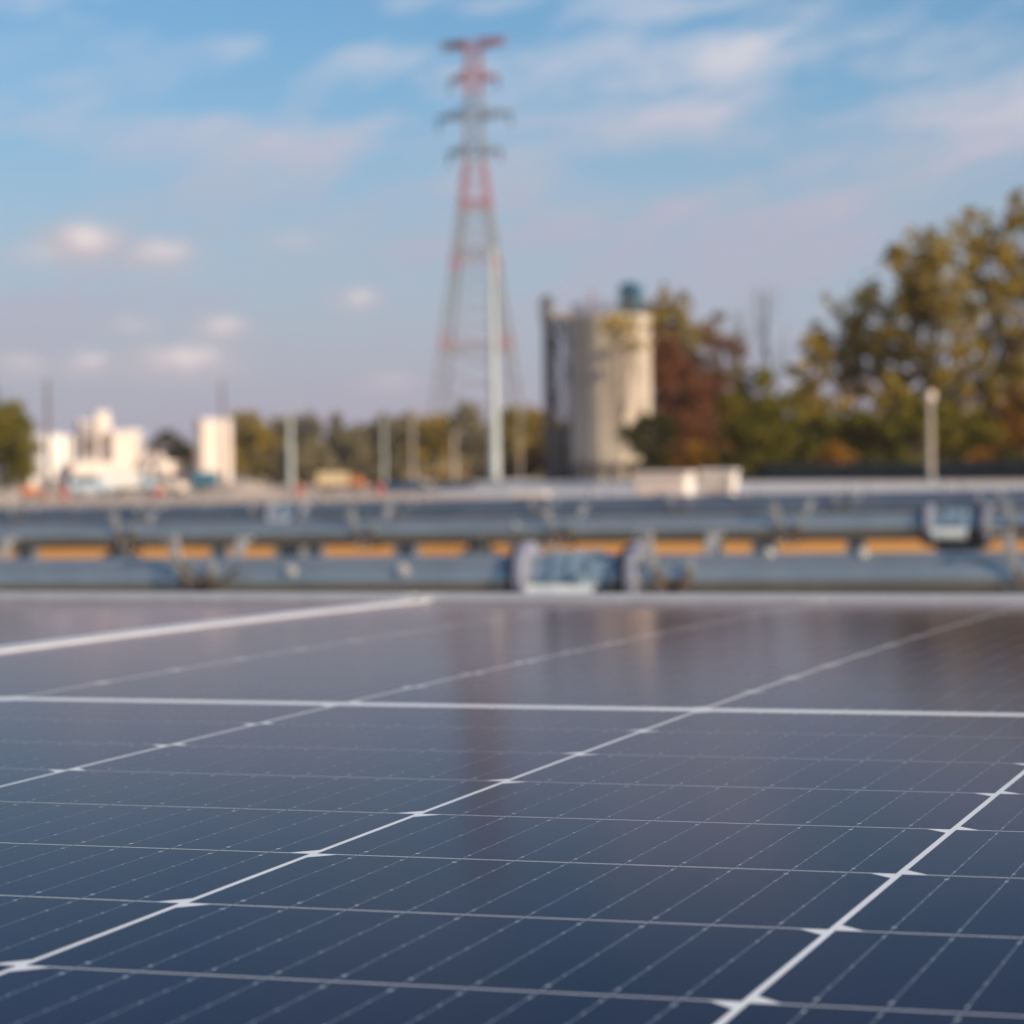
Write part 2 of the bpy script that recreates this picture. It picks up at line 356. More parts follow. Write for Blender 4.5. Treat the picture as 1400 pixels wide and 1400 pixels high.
# ------------------------------------------------------------------ ground
bank_a = at(650, 669, 320.0)[:2]; bank_b = at(1500, 690, 118.0)[:2]
bank_t = (bank_b - bank_a) / np.linalg.norm(bank_b - bank_a); bank_n = np.array([-bank_t[1], bank_t[0]])
if bank_n @ np.array([0, 1.0]) < 0: bank_n = -bank_n
def sstep(x): x = np.clip(x, 0, 1); return x * x * (3 - 2 * x)
def ground_z(x, y):
    p = np.stack([np.asarray(x, float), np.asarray(y, float)], -1) - bank_a
    dist = p @ bank_n; along = p @ bank_t
    return 0.92 * sstep((dist + 14) / 14) * sstep((along + 40) / 60)
def ground_material():
    m = bpy.data.materials.new('site_ground'); m.use_nodes = True; t = NT(m.node_tree)
    o = t.n('ShaderNodeOutputMaterial'); p = t.n('ShaderNodeBsdfPrincipled'); p.inputs['Roughness'].default_value = 0.95
    p.inputs['Specular IOR Level'].default_value = 0.1
    pos = t.n('ShaderNodeNewGeometry').outputs['Position']; sp = t.n('ShaderNodeSeparateXYZ'); t.put(sp.inputs[0], pos)
    n1 = t.noise(pos, 0.12, 6.0, 0.6); n2 = t.noise(pos, 1.5, 5.0, 0.6)
    clay = t.mix(t.range(n1, 0.35, 0.65), (0.70, 0.325, 0.075), (0.60, 0.25, 0.05))
    clay = t.mix(t.range(n2, 0.45, 0.75, 0, 0.7), clay, (0.72, 0.40, 0.13))
    grav = t.mix(t.range(n1, 0.35, 0.65), (0.54, 0.43, 0.34), (0.43, 0.34, 0.275))
    grav = t.mix(t.range(n2, 0.45, 0.8, 0, 0.6), grav, (0.60, 0.50, 0.41))
    near_ground = t.mix(t.range(n2, .35, .7), (0.11, 0.085, 0.065), (0.16, 0.125, 0.10))  # darker grey-brown ground nearer than the clay
    clay = t.mix(t.range(t.math('ADD', sp.outputs[1], t.math('MULTIPLY', n1, 8.0)), 38.0, 44.0), near_ground, clay)
    edge = t.range(t.math('ADD', sp.outputs[1], t.math('MULTIPLY', t.math('SUBTRACT', n1, 0.5), 20.0)), 84.0, 92.0)
    c = t.mix(edge, clay, grav)
    # pale crushed stone on the bank beside the tracks
    q = t.math('ADD', t.math('MULTIPLY', t.math('SUBTRACT', sp.outputs[0], float(bank_a[0])), float(bank_n[0])), t.math('MULTIPLY', t.math('SUBTRACT', sp.outputs[1], float(bank_a[1])), float(bank_n[1])))
    al = t.math('ADD', t.math('MULTIPLY', t.math('SUBTRACT', sp.outputs[0], float(bank_a[0])), float(bank_t[0])), t.math('MULTIPLY', t.math('SUBTRACT', sp.outputs[1], float(bank_a[1])), float(bank_t[1])))
    bm_ = t.math('MULTIPLY', t.math('MULTIPLY', t.range(q, -17, -13), t.range(q, 4, 1.0)), t.range(al, -10, 40))
    stone = t.mix(t.range(n2, 0.4, 0.7), (0.60, 0.58, 0.565), (0.50, 0.48, 0.47))
    c = t.mix(bm_, c, stone)
    t.put(p.inputs['Base Color'], c); t.t.links.new(p.outputs[0], o.inputs[0])
    return m
def build_ground():
    xs = np.unique(np.concatenate([np.linspace(-4000, -400, 14), np.linspace(-400, 300, 141), np.linspace(300, 4000, 14)]))
    ys = np.unique(np.concatenate([np.linspace(-400, 0, 9), np.linspace(0, 450, 113), np.linspace(450, 6000, 16)]))
    X, Y = np.meshgrid(xs, ys); Z = ground_z(X, Y)
    Z = Z + np.where((Y > 3) & (Y < 100), 0.02 * np.sin(X * .9) * np.cos(Y * .7), 0)
    v = np.stack([X.ravel(), Y.ravel(), Z.ravel()], 1); nx = len(xs)
    f = [(j * nx + i, j * nx + i + 1, (j + 1) * nx + i + 1, (j + 1) * nx + i) for j in range(len(ys) - 1) for i in range(nx - 1)]
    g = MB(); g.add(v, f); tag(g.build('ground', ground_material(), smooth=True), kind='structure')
build_ground()
def gpt(px, d):
    """ground point d metres ahead at picture column px"""
    p = at(px, 690, d); return np.array([p[0], p[1], float(ground_z(p[0], p[1]))])
def mpp(d): return d / FPX

# ------------------------------------------------------------------ solar panels (144 half cells, nine-tenths of the picture's lower half)
PT = np.stack([RP[:, 0], RP[:, 1], RP[:, 2]], 1)
PM = W @ PT                                       # panel axes -> world
def bow(y): return BOW * (y + U) ** 2 - 0.0026 * (max(y, 0.0) / 1.15) ** 1.5   # crown of the glass, drooping a little at the far end
PX0, PX1 = -1 * U - 0.0135, 5 * U + 0.0135        # outer edges of the frame (panel x)
PY0, PY1 = -1.150, 1.150
def panel_object(mb, name, m, parent, zofs=0.0, smooth_normals=False):
    for i, (x, y, z) in enumerate(mb.v): mb.v[i] = (x, y, z + zofs + bow(y))
    me = bpy.data.meshes.new(name); me.from_pydata(mb.v, [], mb.f)
    for q in (m if isinstance(m, (list, tuple)) else [m]): me.materials.append(q)
    me.polygons.foreach_set('material_index', mb.mi)
    if smooth_normals:
        me.polygons.foreach_set('use_smooth', [True] * len(me.polygons))
        ns = []
        for (x, y, z) in mb.v:
            s = (bow(y + .001) - bow(y - .001)) / .002; l = math.hypot(1, s); ns.append((0, -s / l, 1 / l))
        me.normals_split_custom_set_from_vertices(ns)
    o = bpy.data.objects.new(name, me); COL.objects.link(o); o.parent = parent
    return o
def make_panel():
    root = bpy.data.objects.new('solar_panel', None); COL.objects.link(root)
    off = W.T  # noqa
    T = np.eye(4); T[:3, :3] = PM; T[:3, 3] = CAM - PM @ CP
    root.matrix_world = Matrix(T.tolist())
    # backsheet seen in the gaps between the cells
    bs = MB(); n = 48; x0, x1 = PX0 + 0.004, PX1 - 0.004
    for k in range(n + 1):
        y = PY0 + 0.004 + (PY1 - PY0 - 0.008) * k / n
        bs.v += [(x0, y, 0), (x1, y, 0)]
    for k in range(n): bs.f.append((2 * k, 2 * k + 1, 2 * k + 3, 2 * k + 2)); bs.mi.append(0)
    panel_object(bs, 'backsheet', MT['back'], root, -0.00004, True)
    cells, wires, pads = MB(), MB(), MB()
    gu, gv, ch = 0.0021, 0.0010, 0.0072
    for half in (-1, 1):
        for r in range(12):
            a, c = sorted((half * (MIDGAP + r * PITCH), half * (MIDGAP + (r + 1) * PITCH)))
            y0, y1 = a + gv / 2, c - gv / 2
            for cu in range(6):
                xa, xb = (cu - 1) * U + gu / 2, cu * U - gu / 2
                far = (cu % 2 == 1)               # strings alternate which long side carries the cropped corners
                far = (cu == 3) or (cu == 1) or (cu == 5)
                if far: poly = [(xa, y0), (xb, y0), (xb, y1 - ch), (xb - ch, y1), (xa + ch, y1), (xa, y1 - ch)]
                else: poly = [(xa, y0 + ch), (xa + ch, y0), (xb - ch, y0), (xb, y0 + ch), (xb, y1), (xa, y1)]
                cells.add([(x, y, 0) for x, y in poly], [tuple(range(6))])
                sp = (xb - xa) / 10.62
                for w in range(10):
                    xw = (xa + xb) / 2 + (w - 4.5) * sp
                    hw = 0.00016
                    wires.add([(xw - hw, y0 - gv * .5, 0), (xw + hw, y0 - gv * .5, 0), (xw + hw, y1 + gv * .5, 0), (xw - hw, y1 + gv * .5, 0)], [(0, 1, 2, 3)])
                    for q in range(7):
                        t = (q + 0.5) / 7
                        yp = y0 + 0.0065 + (y1 - y0 - 0.013) * q / 6
                        big = q in (0, 6)
                        px_, py_ = (0.00052, 0.00085) if big else (0.00032, 0.00055)
                        jit = 0.6 + 0.7 * random.random()
                        if not big and random.random() < 0.12: continue
                        pads.add([(xw - px_ * jit, yp - py_, 0), (xw + px_ * jit, yp - py_, 0), (xw + px_ * jit, yp + py_, 0), (xw - px_ * jit, yp + py_, 0)], [(0, 1, 2, 3)])
    panel_object(cells, 'cell', MT['cell'], root, 0.0, True)
    panel_object(wires, 'busbar', MT['wire'], root, 0.00002, True)
    panel_object(pads, 'solder_pad', MT['pad'], root, 0.00004, True)
    # frame: a lip proud of the glass, side walls and a bottom flange
    fr = MB(); L = 0.011; zt, zb = 0.0013, -0.034; n = 24
    ys = [PY0 + .0221 + (PY1 - PY0 - .0442) * k / n for k in range(n + 1)]
    for (xa, xb) in ((PX0, PX0 + L), (PX1 - L, PX1)):
        for k in range(n): fr.box((xa, ys[k], zb), (xb, ys[k + 1], zt))
    for (ya, yb) in ((PY0, PY0 + .022), (PY1 - .022, PY1)): fr.box((PX0, ya, zb), (PX1, yb, 0.0072))
    fr2 = MB()
    for (x, y, z) in fr.v: fr2.v.append((x, y, z))
    # drop the hidden internal faces between neighbouring segments
    for f, mi in zip(fr.f, fr.mi):
        yy = {round(fr.v[i][1], 5) for i in f}
        if len(yy) == 1 and PY0 + 0.03 < list(yy)[0] < PY1 - 0.03: continue
        fr2.f.append(f); fr2.mi.append(mi)
    panel_object(fr2, 'frame', MT['alu'], root)
    for yy in (-0.2, 0.2):
        rl = MB(); rl.box((PX0 + 0.02, yy - 0.02, -0.082), (PX1 - 0.02, yy + 0.02, -0.0345))
        o = panel_object(rl, 'mounting_rail', MT['galv'], root)
    return root
panel = make_panel()
tag(panel, 'dark blue half-cell solar panel filling the front, white grid lines sharp', 'solar panel', 'solar panels on the nearest tracker')
step = PX1 - PX0 + 0.004
nb = copy_tree(panel); nb.matrix_world = panel.matrix_world @ Matrix.Translation((-step, 0, 0))
tag(nb, 'neighbouring solar panel beyond the frame seam, only its grey reflecting corner in view', 'solar panel')

# ------------------------------------------------------------------ tracker rows of bare torque tubes behind the panel
TUBE_R = 0.0635; TUBE_Z = 1.502
ROWY = [1.28, 6.85, 12.4, 17.9, 23.4]
ROWZ = [1.502, 1.499, 1.501, 1.497, 1.479]            # the site is not quite level
ROWT = [0.0, 0.005, 0.006, 0.007, 0.009]               # slight fall of each tube towards the left
NEAR = ['own', 'nearest', 'second', 'third', 'farthest']
def rowz(x, k): return ROWZ[k] + (x - (-0.3365 * ROWY[k])) * ROWT[k]
def rowx(px, k):
    """world x where picture column px meets row k's tube"""
    v = W @ np.array([(px - 700) / FPX, 0.0, 1.0]); return v[0] / v[1] * ROWY[k]
def make_tube(k, xa, xb, label):
    y = ROWY[k]
    root = thing('torque_tube', (0, y, rowz(0, k)), label, 'steel tube', 'bare torque tubes of the tracker rows')
    n = 40; t = MB(); t.tube([(xa, 0, xa * ROWT[k]), (xb, 0, xb * ROWT[k])], TUBE_R, n)
    t.build('tube', MT['galv'] if k < 3 else MT['galv_far'], root, smooth=True)
    return root
def splice_bolt(root, x, ang, r=0.011):
    s = MB(); c, sn = math.cos(ang), math.sin(ang); dz = x * ROWT[1] if root.name.startswith('torque_tube') else 0
    p0 = (x, -TUBE_R * c * .98, dz + TUBE_R * sn * .98); p1 = (x, -(TUBE_R + .007) * c, dz + (TUBE_R + .007) * sn); p2 = (x, -(TUBE_R + .014) * c, dz + (TUBE_R + .014) * sn)
    s.tube([p0, p1], 0.017, 16); s.tube([p1, p2], r, 6)
    s.build('bolt', MT['galv_lit'], root)
tubes = {}
tubes[0] = make_tube(0, -6, 6, 'steel torque tube hidden under the front solar panel')
tub_lab = {1: 'nearest bare grey-blue torque tube, just behind the panel edge', 2: 'second torque tube, dark blue grey, just above the orange ground strip',
           3: 'third torque tube, thin bluish tube directly above the second', 4: 'farthest torque tube, topmost thin dark grey line of the stack'}
for k in range(1, 5): tubes[k] = make_tube(k, rowx(-400, k), rowx(1850, k), tub_lab[k])
for px, ang in ((408, 25), (560, 25), (1180, 70), (1050, 80)): splice_bolt(tubes[1], rowx(px, 1), R_(ang))
for px in (710,): splice_bolt(tubes[2], rowx(px, 2), R_(20))

def make_bracket():
    """saddle of two V plates, one either side of the tube, joined by a strap beneath"""
    root = thing('module_bracket', (0, 0, 0), 'x', 'bracket', 'V brackets clamped on the bare tubes')
    for s in (-1, 1):
        yv = s * (TUBE_R + 0.010)
        for sx in (-1, 1):
            a = MB()
            # plate arm from the vertex up and outwards, flaring at its tip
            a.prism([(sx * 0.006, -0.075), (sx * 0.026, -0.075), (sx * 0.050, 0.02), (sx * 0.040, 0.03), (sx * 0.022, -0.02)], yv - 0.004, yv + 0.004, 'y', 1)
            if sx == s:                           # the long arm: near plate to one side, far plate to the other
                a.prism([(sx * 0.0401, 0.0301), (sx * 0.0501, 0.0201), (sx * 0.058, 0.04), (sx * 0.084, 0.098), (sx * 0.080, 0.112), (sx * 0.054, 0.112), (sx * 0.046, 0.07)], yv - 0.004, yv + 0.004, 'y', 0)
                a.box((min(sx * .052, sx * .090), yv - (.028 if s < 0 else .0045), .1125), (max(sx * .052, sx * .090), yv + (.0045 if s < 0 else .028), .1185))
            else:
                a.prism([(sx * 0.0401, 0.0301), (sx * 0.0501, 0.0201), (sx * 0.058, 0.04), (sx * 0.050, 0.055)], yv - 0.004, yv + 0.004, 'y', 0)
            a.build('arm', [MT['galv_lit'], MT['rust_brown']], root)  # pale upper and brown lower arm: light and shade set by colour
    c = MB()
    n = 14
    ring = [(math.pi + math.pi * i / n) for i in range(n + 1)]
    ro, ri = TUBE_R + 0.006, TUBE_R + 0.001
    poly = [(ro * math.cos(a), ro * math.sin(a)) for a in ring] + [(ri * math.cos(a), ri * math.sin(a)) for a in reversed(ring)]
    c.prism(poly, -0.03, 0.03, 'x')
    c.build('strap', MT['rust_brown'], root)
    for sx in (-0.018, 0.018):
        b_ = MB(); b_.tube([(sx, -TUBE_R - 0.024, -0.052), (sx, -TUBE_R - 0.006, -0.052)], 0.009, 8); b_.build('bolt', MT['galv_lit'], root)
    return root
bproto = make_bracket()
brk_px = {1: [282, 928, -40, 1420], 2: [180, 505, 772, 1083, 1400], 3: [30, 204, 360, 548, 743, 933, 1158, 1353],
          4: [110, 285, 450, 590, 820, 1022, 1172, 1302]}
first = True
for k in range(1, 5):
    pl = sorted(brk_px[k]); vis = 0
    for i, px in enumerate(pl):
        o = bproto if first else copy_tree(bproto); first = False
        o.location = (rowx(px, k), ROWY[k], rowz(rowx(px, k), k)); o.rotation_euler = (R_(random.uniform(-3, 3)), 0, 0)
        if k == 1:
            lab = {282: 'large V-shaped bracket on the nearest tube with a brown strap, left half', 928: 'large V-shaped bracket on the nearest tube just right of the gear drive',
                   -40: 'V-shaped bracket on the nearest tube, cut by the left border', 1420: 'V-shaped bracket on the nearest tube, cut by the right border'}[px]
        else:
            lab = '%s V-shaped bracket from the left on the %s tube' % (ORD[i], NEAR[k])
        tag(o, lab)
post_px = {0: [-2.5, 2.6], 1: [262, 1395], 2: [165, 655], 3: [35, 555, 1045], 4: [300, 430, 975, 1170]}
def make_post():
    root = thing('support_post', (0, 0, 0), 'x', 'steel post', 'driven steel posts carrying the tubes')
    m = MB(); h = TUBE_Z - TUBE_R - 0.03
    m.box((-0.075, -0.006, -0.3), (0.075, 0.006, h)); m.box((-0.081, -0.05, -0.3), (-0.0752, 0.05, h)); m.box((0.0752, -0.05, -0.3), (0.081, 0.05, h))
    m.build('beam', MT['post'], root)
    b_ = MB(); n = 14
    ring = [(math.pi * 1.08 + math.pi * .84 * i / n) for i in range(n + 1)]
    poly = [((TUBE_R + .022) * math.cos(a), (TUBE_R + .022) * math.sin(a)) for a in ring] + [((TUBE_R + .006) * math.cos(a), (TUBE_R + .006) * math.sin(a)) for a in reversed(ring)]
    b_.prism([(p[0], p[1] + TUBE_Z) for p in poly], -0.04, 0.04, 'x'); b_.box((-0.05, -0.04, h - 0.05), (0.05, 0.04, TUBE_Z - TUBE_R - .012))
    b_.build('bearing', MT['post'], root)
    return root
pproto = make_post(); first = True
for k in range(0, 5):
    for i, px in enumerate(post_px[k]):
        o = pproto if first else copy_tree(pproto); first = False
        xx = px if k == 0 else rowx(px, k); o.location = (xx, ROWY[k], rowz(xx, k) - TUBE_Z)
        tag(o, ('%s grey steel post from the left under the %s tube' % (ORD[i], NEAR[k])) if k else '%s steel post hidden under the front solar panels' % ORD[i])

def make_drive(k, px0, px1, label):
    """slew drive joining two lengths of tube: two slanted flange rings, housing between, worm motor below"""
    xa, xb = rowx(px0, k), rowx(px1, k); L = xb - xa; xm = (xa + xb) / 2
    root = thing('gear_drive', (xm, ROWY[k], rowz(xm, k)), label, 'gear drive', 'gear drives in the tube rows')
    for s in (-1, 1):
        f = MB(); x = s * L / 2
        f.tube([(x - 0.011, 0, 0), (x + 0.011, 0, 0)], 0.098, 40)
        f.build('flange', MT['flange'], root, smooth=True)
        g = MB(); g.tube([(x - 0.034, 0, 0), (x - 0.0112, 0, 0)], 0.086, 32); g.build('collar', MT['flange_dark'], root, smooth=True)
        for j in range(10):
            a = 2 * math.pi * j / 10
            b_ = MB(); b_.tube([(x + s * .0112, .084 * math.cos(a), .084 * math.sin(a)), (x + s * .022, .084 * math.cos(a), .084 * math.sin(a))], 0.007, 6)
            b_.build('bolt', MT['galv_lit'], root)
    h = MB(); h.tube([(-L / 2 + 0.012, 0, 0), (-L / 2 + .05, 0, 0), (-L * .28, 0, 0), (L * .16, 0, 0), (L * .28, 0, 0), (L / 2 - .036, 0, 0)], [.06, .066, .072, .072, .064, .06], 40)
    h.build('housing', MT['drum'], root, smooth=True)
    r = MB()
    for x in (-L * .2, -L * .04, L * .12): r.tube([(x - .008, 0, 0), (x + .008, 0, 0)], .0765, 40)
    r.build('housing_rib', MT['drum'], root, smooth=True)
    m = MB(); m.tube([(-L * .40, -.100, -.040), (L * .20, -.100, -.040)], .030, 28); m.build('motor', MT['drum_light'], root, smooth=True)
    m = MB(); m.tube([(L * .20, -.100, -.040), (L * .32, -.100, -.040)], .024, 24); m.build('motor_cap', MT['flange_dark'], root, smooth=True)
    t = MB(); t.box((L * .02, -.112, -.03), (L * .10, -.07, .02)); t.build('terminal_box', MT['drum'], root, bevel=.004)
    p = MB(); z0 = -TUBE_Z - .3
    p.box((-.09, .02, z0), (.09, .032, -.07)); p.box((-.1, -.04, z0), (-.0905, .09, -.07)); p.box((.0905, -.04, z0), (.1, .09, -.07)); p.box((-.12, -.06, -.0695), (.12, .1, -.058))
    p.build('drive_post', MT['post'], root)
    return root
make_drive(1, 722, 872, 'large pale gear drive with two round flanges on the nearest tube')
make_drive(2, 1272, 1350, 'smaller gear drive with round flanges on the second tube, right side')
make_drive(3, 372, 418, 'small pale gear drive on the third tube, left of centre')

# cable looping at the nearest bracket
cb = MB()
pts = []
xa, xb = rowx(262, 1), rowx(345, 1)
for i in range(13):
    u = i / 12; pts.append((xa + (xb - xa) * u, ROWY[1] - TUBE_R - .03, ROWZ[1] + .055 - .05 * math.sin(math.pi * u) - 0.02 * u))
cb.tube(pts, 0.006, 8); tag(cb.build('cable', MT['darksteel'], smooth=True), 'thin dark cable drooping beside the left V bracket on the nearest tube', 'cable')

# ------------------------------------------------------------------ trees
def leaves(blobs, d, leaf, density, centre_spread=.55, jitter=.28):
    """leaf faces scattered in clumps through the crown's volume; blobs are (px, py, radius in px)"""
    vs, fs = [], []
    for (px, py, r) in blobs:
        rm = r * mpp(d); c = at(px, py, d) + FWD * RNG.normal(0, rm * .5)
        n = max(30, int(9.0 * density * (rm / leaf) ** 2)); nc = max(6, int(n / 60))
        dirs = RNG.normal(size=(nc, 3)); dirs /= np.linalg.norm(dirs, axis=1)[:, None]
        cc = c + dirs * (RNG.random((nc, 1)) ** centre_spread) * rm * np.array([1, 1, .92])
        idx = RNG.integers(0, nc, n)
        P = cc[idx] + RNG.normal(0, rm * jitter * .62, (n, 3))
        a = RNG.normal(size=(n, 3)); a /= np.linalg.norm(a, axis=1)[:, None]
        b2 = np.cross(a, RNG.normal(size=(n, 3))); b2 /= np.linalg.norm(b2, axis=1)[:, None]
        s = leaf * (0.55 + 0.8 * RNG.random((n, 1)))
        q = np.stack([P - a * s * .5, P + b2 * s * .38, P + a * s * .5, P - b2 * s * .38], 1).reshape(-1, 3)
        o = sum(len(x) for x in vs); vs.append(q); fs.append(np.arange(n * 4).reshape(n, 4) + o)
    return np.concatenate(vs), np.concatenate(fs)
def mesh_np(name, v, f, m, parent=None):
    me = bpy.data.meshes.new(name); me.vertices.add(len(v)); me.vertices.foreach_set('co', v.astype(np.float32).ravel())
    me.loops.add(f.size); me.loops.foreach_set('vertex_index', f.astype(np.int32).ravel())
    me.polygons.add(len(f)); me.polygons.foreach_set('loop_start', np.arange(0, f.size, f.shape[1], dtype=np.int32))
    me.update(calc_edges=True); me.validate(); me.materials.append(m)
    o = bpy.data.objects.new(name, me); COL.objects.link(o)
    if parent: o.parent = parent
    return o
G1 = 'trees on the right behind the bank'
def tree(name, px, d, blobs, kind, label, cat='tree', leaf=.38, density=3.4, group=None, trunk_r=.22, extra=None, bark='bark', limbs=True):
    base = gpt(px, d); root = thing(name, base, label, cat, group)
    if group == G1:
        blobs = list(blobs) + [(bx + r * 1.05 * math.cos(a), by + r * .95 * math.sin(a), r * random.uniform(.3, .6)) for bx, by, r in blobs for a in [random.uniform(0, 6.28) for _ in range(3)]]
    v, f = leaves(blobs, d, leaf, density); mesh_np('crown' if cat == 'tree' else 'foliage', v - base, f, LF[kind], root)
    if extra:
        v, f = leaves(extra[1], d, leaf, density); o = mesh_np('vine', v - base, f, LF[extra[0]], root)
    t = MB(); tops = [at(bx, by, d) - base for bx, by, r in blobs[:14]]
    hi = max(tops, key=lambda p: p[2]); mid = np.array([hi[0] * .35, hi[1] * .35, hi[2] * .55])
    t.tube([(0, 0, -.3), mid * .5 + np.array([.15, 0, 0]), mid, hi * .55 + mid * .45, hi], [trunk_r, trunk_r * .85, trunk_r * .65, trunk_r * .42, trunk_r * .12], 8)
    t.build('trunk' if cat == 'tree' else 'stems', MT[bark], root, smooth=True)
    if limbs and len(tops) > 1:
        l = MB()
        for p in tops:
            h = random.uniform(.25, .6); s0 = mid * h * 1.4 if h * 1.4 < 1 else mid
            k = (s0 + p) * .5 + np.array([0, 0, random.uniform(0, .12) * np.linalg.norm(p - s0)])
            l.tube([s0, k, p], [trunk_r * .5, trunk_r * .32, trunk_r * .1], 6)
            for _ in range(3):
                e = p + RNG.normal(0, .8, 3); l.tube([k, (k + e) * .5 + RNG.normal(0, .15, 3), e], [trunk_r * .22, trunk_r * .14, trunk_r * .05], 5)
        l.build('limbs', MT[bark], root, smooth=True)
    return root
tree('vine_tree', 925, 288, [(905, 475, 29), (912, 520, 34), (928, 560, 36), (930, 612, 41), (898, 502, 24), (945, 530, 29), (940, 585, 34)], 'red', 'red-brown creeper-covered tree right beside the concrete silo', group=G1, density=4.4,
     extra=('rust_brown', [(925, 600, 38), (915, 630, 34), (938, 640, 30)]))
tree('autumn_tree', 915, 296, [(912, 422, 25), (932, 448, 28), (893, 452, 20), (938, 478, 24), (905, 440, 24)], 'olive', 'tree with olive green top rising above the red creeper by the silo', group=G1, density=2.56)
tree('autumn_tree', 850, 243, [(862, 440, 22), (848, 462, 18), (872, 470, 17), (835, 445, 12)], 'yellow', 'sparse pale yellow branches in front of the silo top', group=G1, density=1.04, trunk_r=.1)
tree('brown_tree', 978, 292, [(975, 452, 22), (986, 488, 30), (963, 515, 32), (992, 540, 32), (976, 582, 41), (965, 620, 36), (1000, 590, 34)], 'brown', 'dull brown half-bare tree right of the red creeper', group=G1, density=2.32)
tree('leafy_bush', 882, 200, [(880, 592, 31), (900, 612, 29), (872, 600, 19), (905, 585, 24), (890, 630, 26)], 'dark', 'dark green bush low against the silo foot', 'bush', leaf=.32, density=4.00)
tree('autumn_tree', 1045, 205, [(1038, 522, 29), (1046, 558, 41), (1062, 600, 50), (1022, 612, 43), (1030, 580, 36)], 'green', 'yellow-green pointed tree between the brown tree and the tall trees', group=G1, density=3.20)
tree('autumn_tree', 1105, 208, [(1106, 478, 20), (1100, 516, 23), (1112, 566, 34), (1094, 602, 38), (1086, 560, 22), (1120, 606, 38)], 'yellow', 'slender yellowing tree left of the tall trees', group=G1, density=2.8)
tree('tall_tree', 1285, 215, [(1165, 436, 36), (1150, 472, 36), (1190, 470, 38), (1203, 420, 36), (1240, 380, 41), (1282, 362, 43), (1292, 410, 43), (1250, 440, 41), (1212, 500, 31), (1312, 450, 31), (1262, 492, 31), (1225, 360, 19), (1128, 480, 19), (1265, 425, 34), (1225, 460, 34), (1180, 505, 30), (1300, 490, 30), (1140, 515, 24), (1320, 400, 26), (1335, 480, 26)],
     'olive', 'tall spreading olive tree with gaps of sky, behind the right lamp post', group=G1, density=2.0, trunk_r=.34)
tree('tall_tree', 1395, 205, [(1338, 334, 38), (1378, 324, 43), (1422, 340, 54), (1352, 372, 31), (1392, 384, 38), (1402, 444, 36), (1370, 464, 26), (1420, 502, 43), (1330, 357, 22), (1360, 412, 34), (1410, 392, 40), (1385, 492, 36), (1350, 532, 28), (1400, 552, 36), (1440, 462, 40)],
     'olive', 'tallest tree, olive crown cut off by the right border', group=G1, density=1.75, trunk_r=.34)
tree('tall_tree', 1180, 230, [(1180, 520, 24), (1150, 540, 26), (1205, 545, 22), (1330, 520, 24), (1345, 560, 26)], 'brown', 'thin half-bare tree under the tall olive crown', group=G1, density=0.96, trunk_r=.2)
tree('autumn_tree', 1255, 200, [(1250, 585, 41), (1300, 588, 43), (1230, 612, 41), (1332, 602, 34), (1275, 560, 29)], 'green', 'yellow-green round tree directly behind the right lamp post', group=G1, density=3.36)
tree('autumn_tree', 1165, 203, [(1150, 600, 36), (1185, 612, 34), (1130, 592, 31), (1170, 585, 22)], 'green', 'dark yellow-green bushy tree under the gap of sky', group=G1, density=3.36)
tree('autumn_tree', 1385, 200, [(1360, 618, 36), (1395, 608, 41), (1420, 570, 43), (1375, 585, 29), (1392, 545, 24)], 'rust_brown', 'rusty orange shrub tree at the right border', group=G1, density=3.20)
tree('autumn_tree', 1010, 206, [(1000, 575, 34), (1015, 610, 40), (985, 625, 36)], 'rust_brown', 'brownish green tree filling the gap under the two bare trees', group=G1, density=3.4)
tree('autumn_tree', 1115, 204, [(1110, 610, 38), (1085, 630, 30), (1140, 625, 34), (1125, 575, 24)], 'green', 'low dense tree between the slender yellowing tree and the gap of sky', group=G1, density=3.6)
tree('autumn_tree', 1215, 206, [(1200, 595, 34), (1225, 570, 30), (1190, 625, 32), (1235, 540, 24)], 'olive', 'olive bushy tree under the left limb of the tall spreading tree', group=G1, density=3.0)
tree('autumn_tree', 1325, 207, [(1320, 560, 34), (1340, 525, 30), (1310, 610, 38), (1350, 590, 34), (1300, 530, 26)], 'yellow', 'yellowish tree between the right lamp post and the tallest tree', group=G1, density=2.4)
tree('autumn_tree', 1260, 209, [(1245, 540, 28), (1275, 545, 30), (1265, 580, 36), (1230, 510, 22)], 'olive', 'olive tree right under the fork of the tall spreading tree', group=G1, density=2.4)
for (px, py, r, kd, lab) in [(955, 625, 24, 'rust_brown', 'rusty brown shrub below the brown tree'), (1000, 628, 24, 'dark', 'dark shrub under the pointed yellow-green tree, left side'),
                        (1045, 632, 24, 'green', 'bright yellow-green shrub under the pointed tree'), (1090, 632, 22, 'dark', 'dark shrub below the slender yellowing tree'),
                        (1140, 630, 26, 'rust_brown', 'rusty shrub below the gap of sky'), (1190, 632, 25, 'dark', 'dark shrub left of the right lamp post, behind the fence'), (1235, 634, 24, 'green', 'green shrub just left of the right lamp post'),
                        (1300, 634, 24, 'dark', 'dark shrub just right of the right lamp post'), (1345, 634, 26, 'rust_brown', 'orange-brown shrub behind the right end of the fence'), (1390, 634, 28, 'dark', 'dark shrub at the right border behind the fence')]:
    tree('shrub', px, 190, [(px, py, r), (px - r * .7, py + 6, r * .7), (px + r * .7, py + 6, r * .7)], kd, lab, 'shrub', leaf=.28, density=4.00, group='shrubs behind the dark fence', trunk_r=.07, limbs=False)
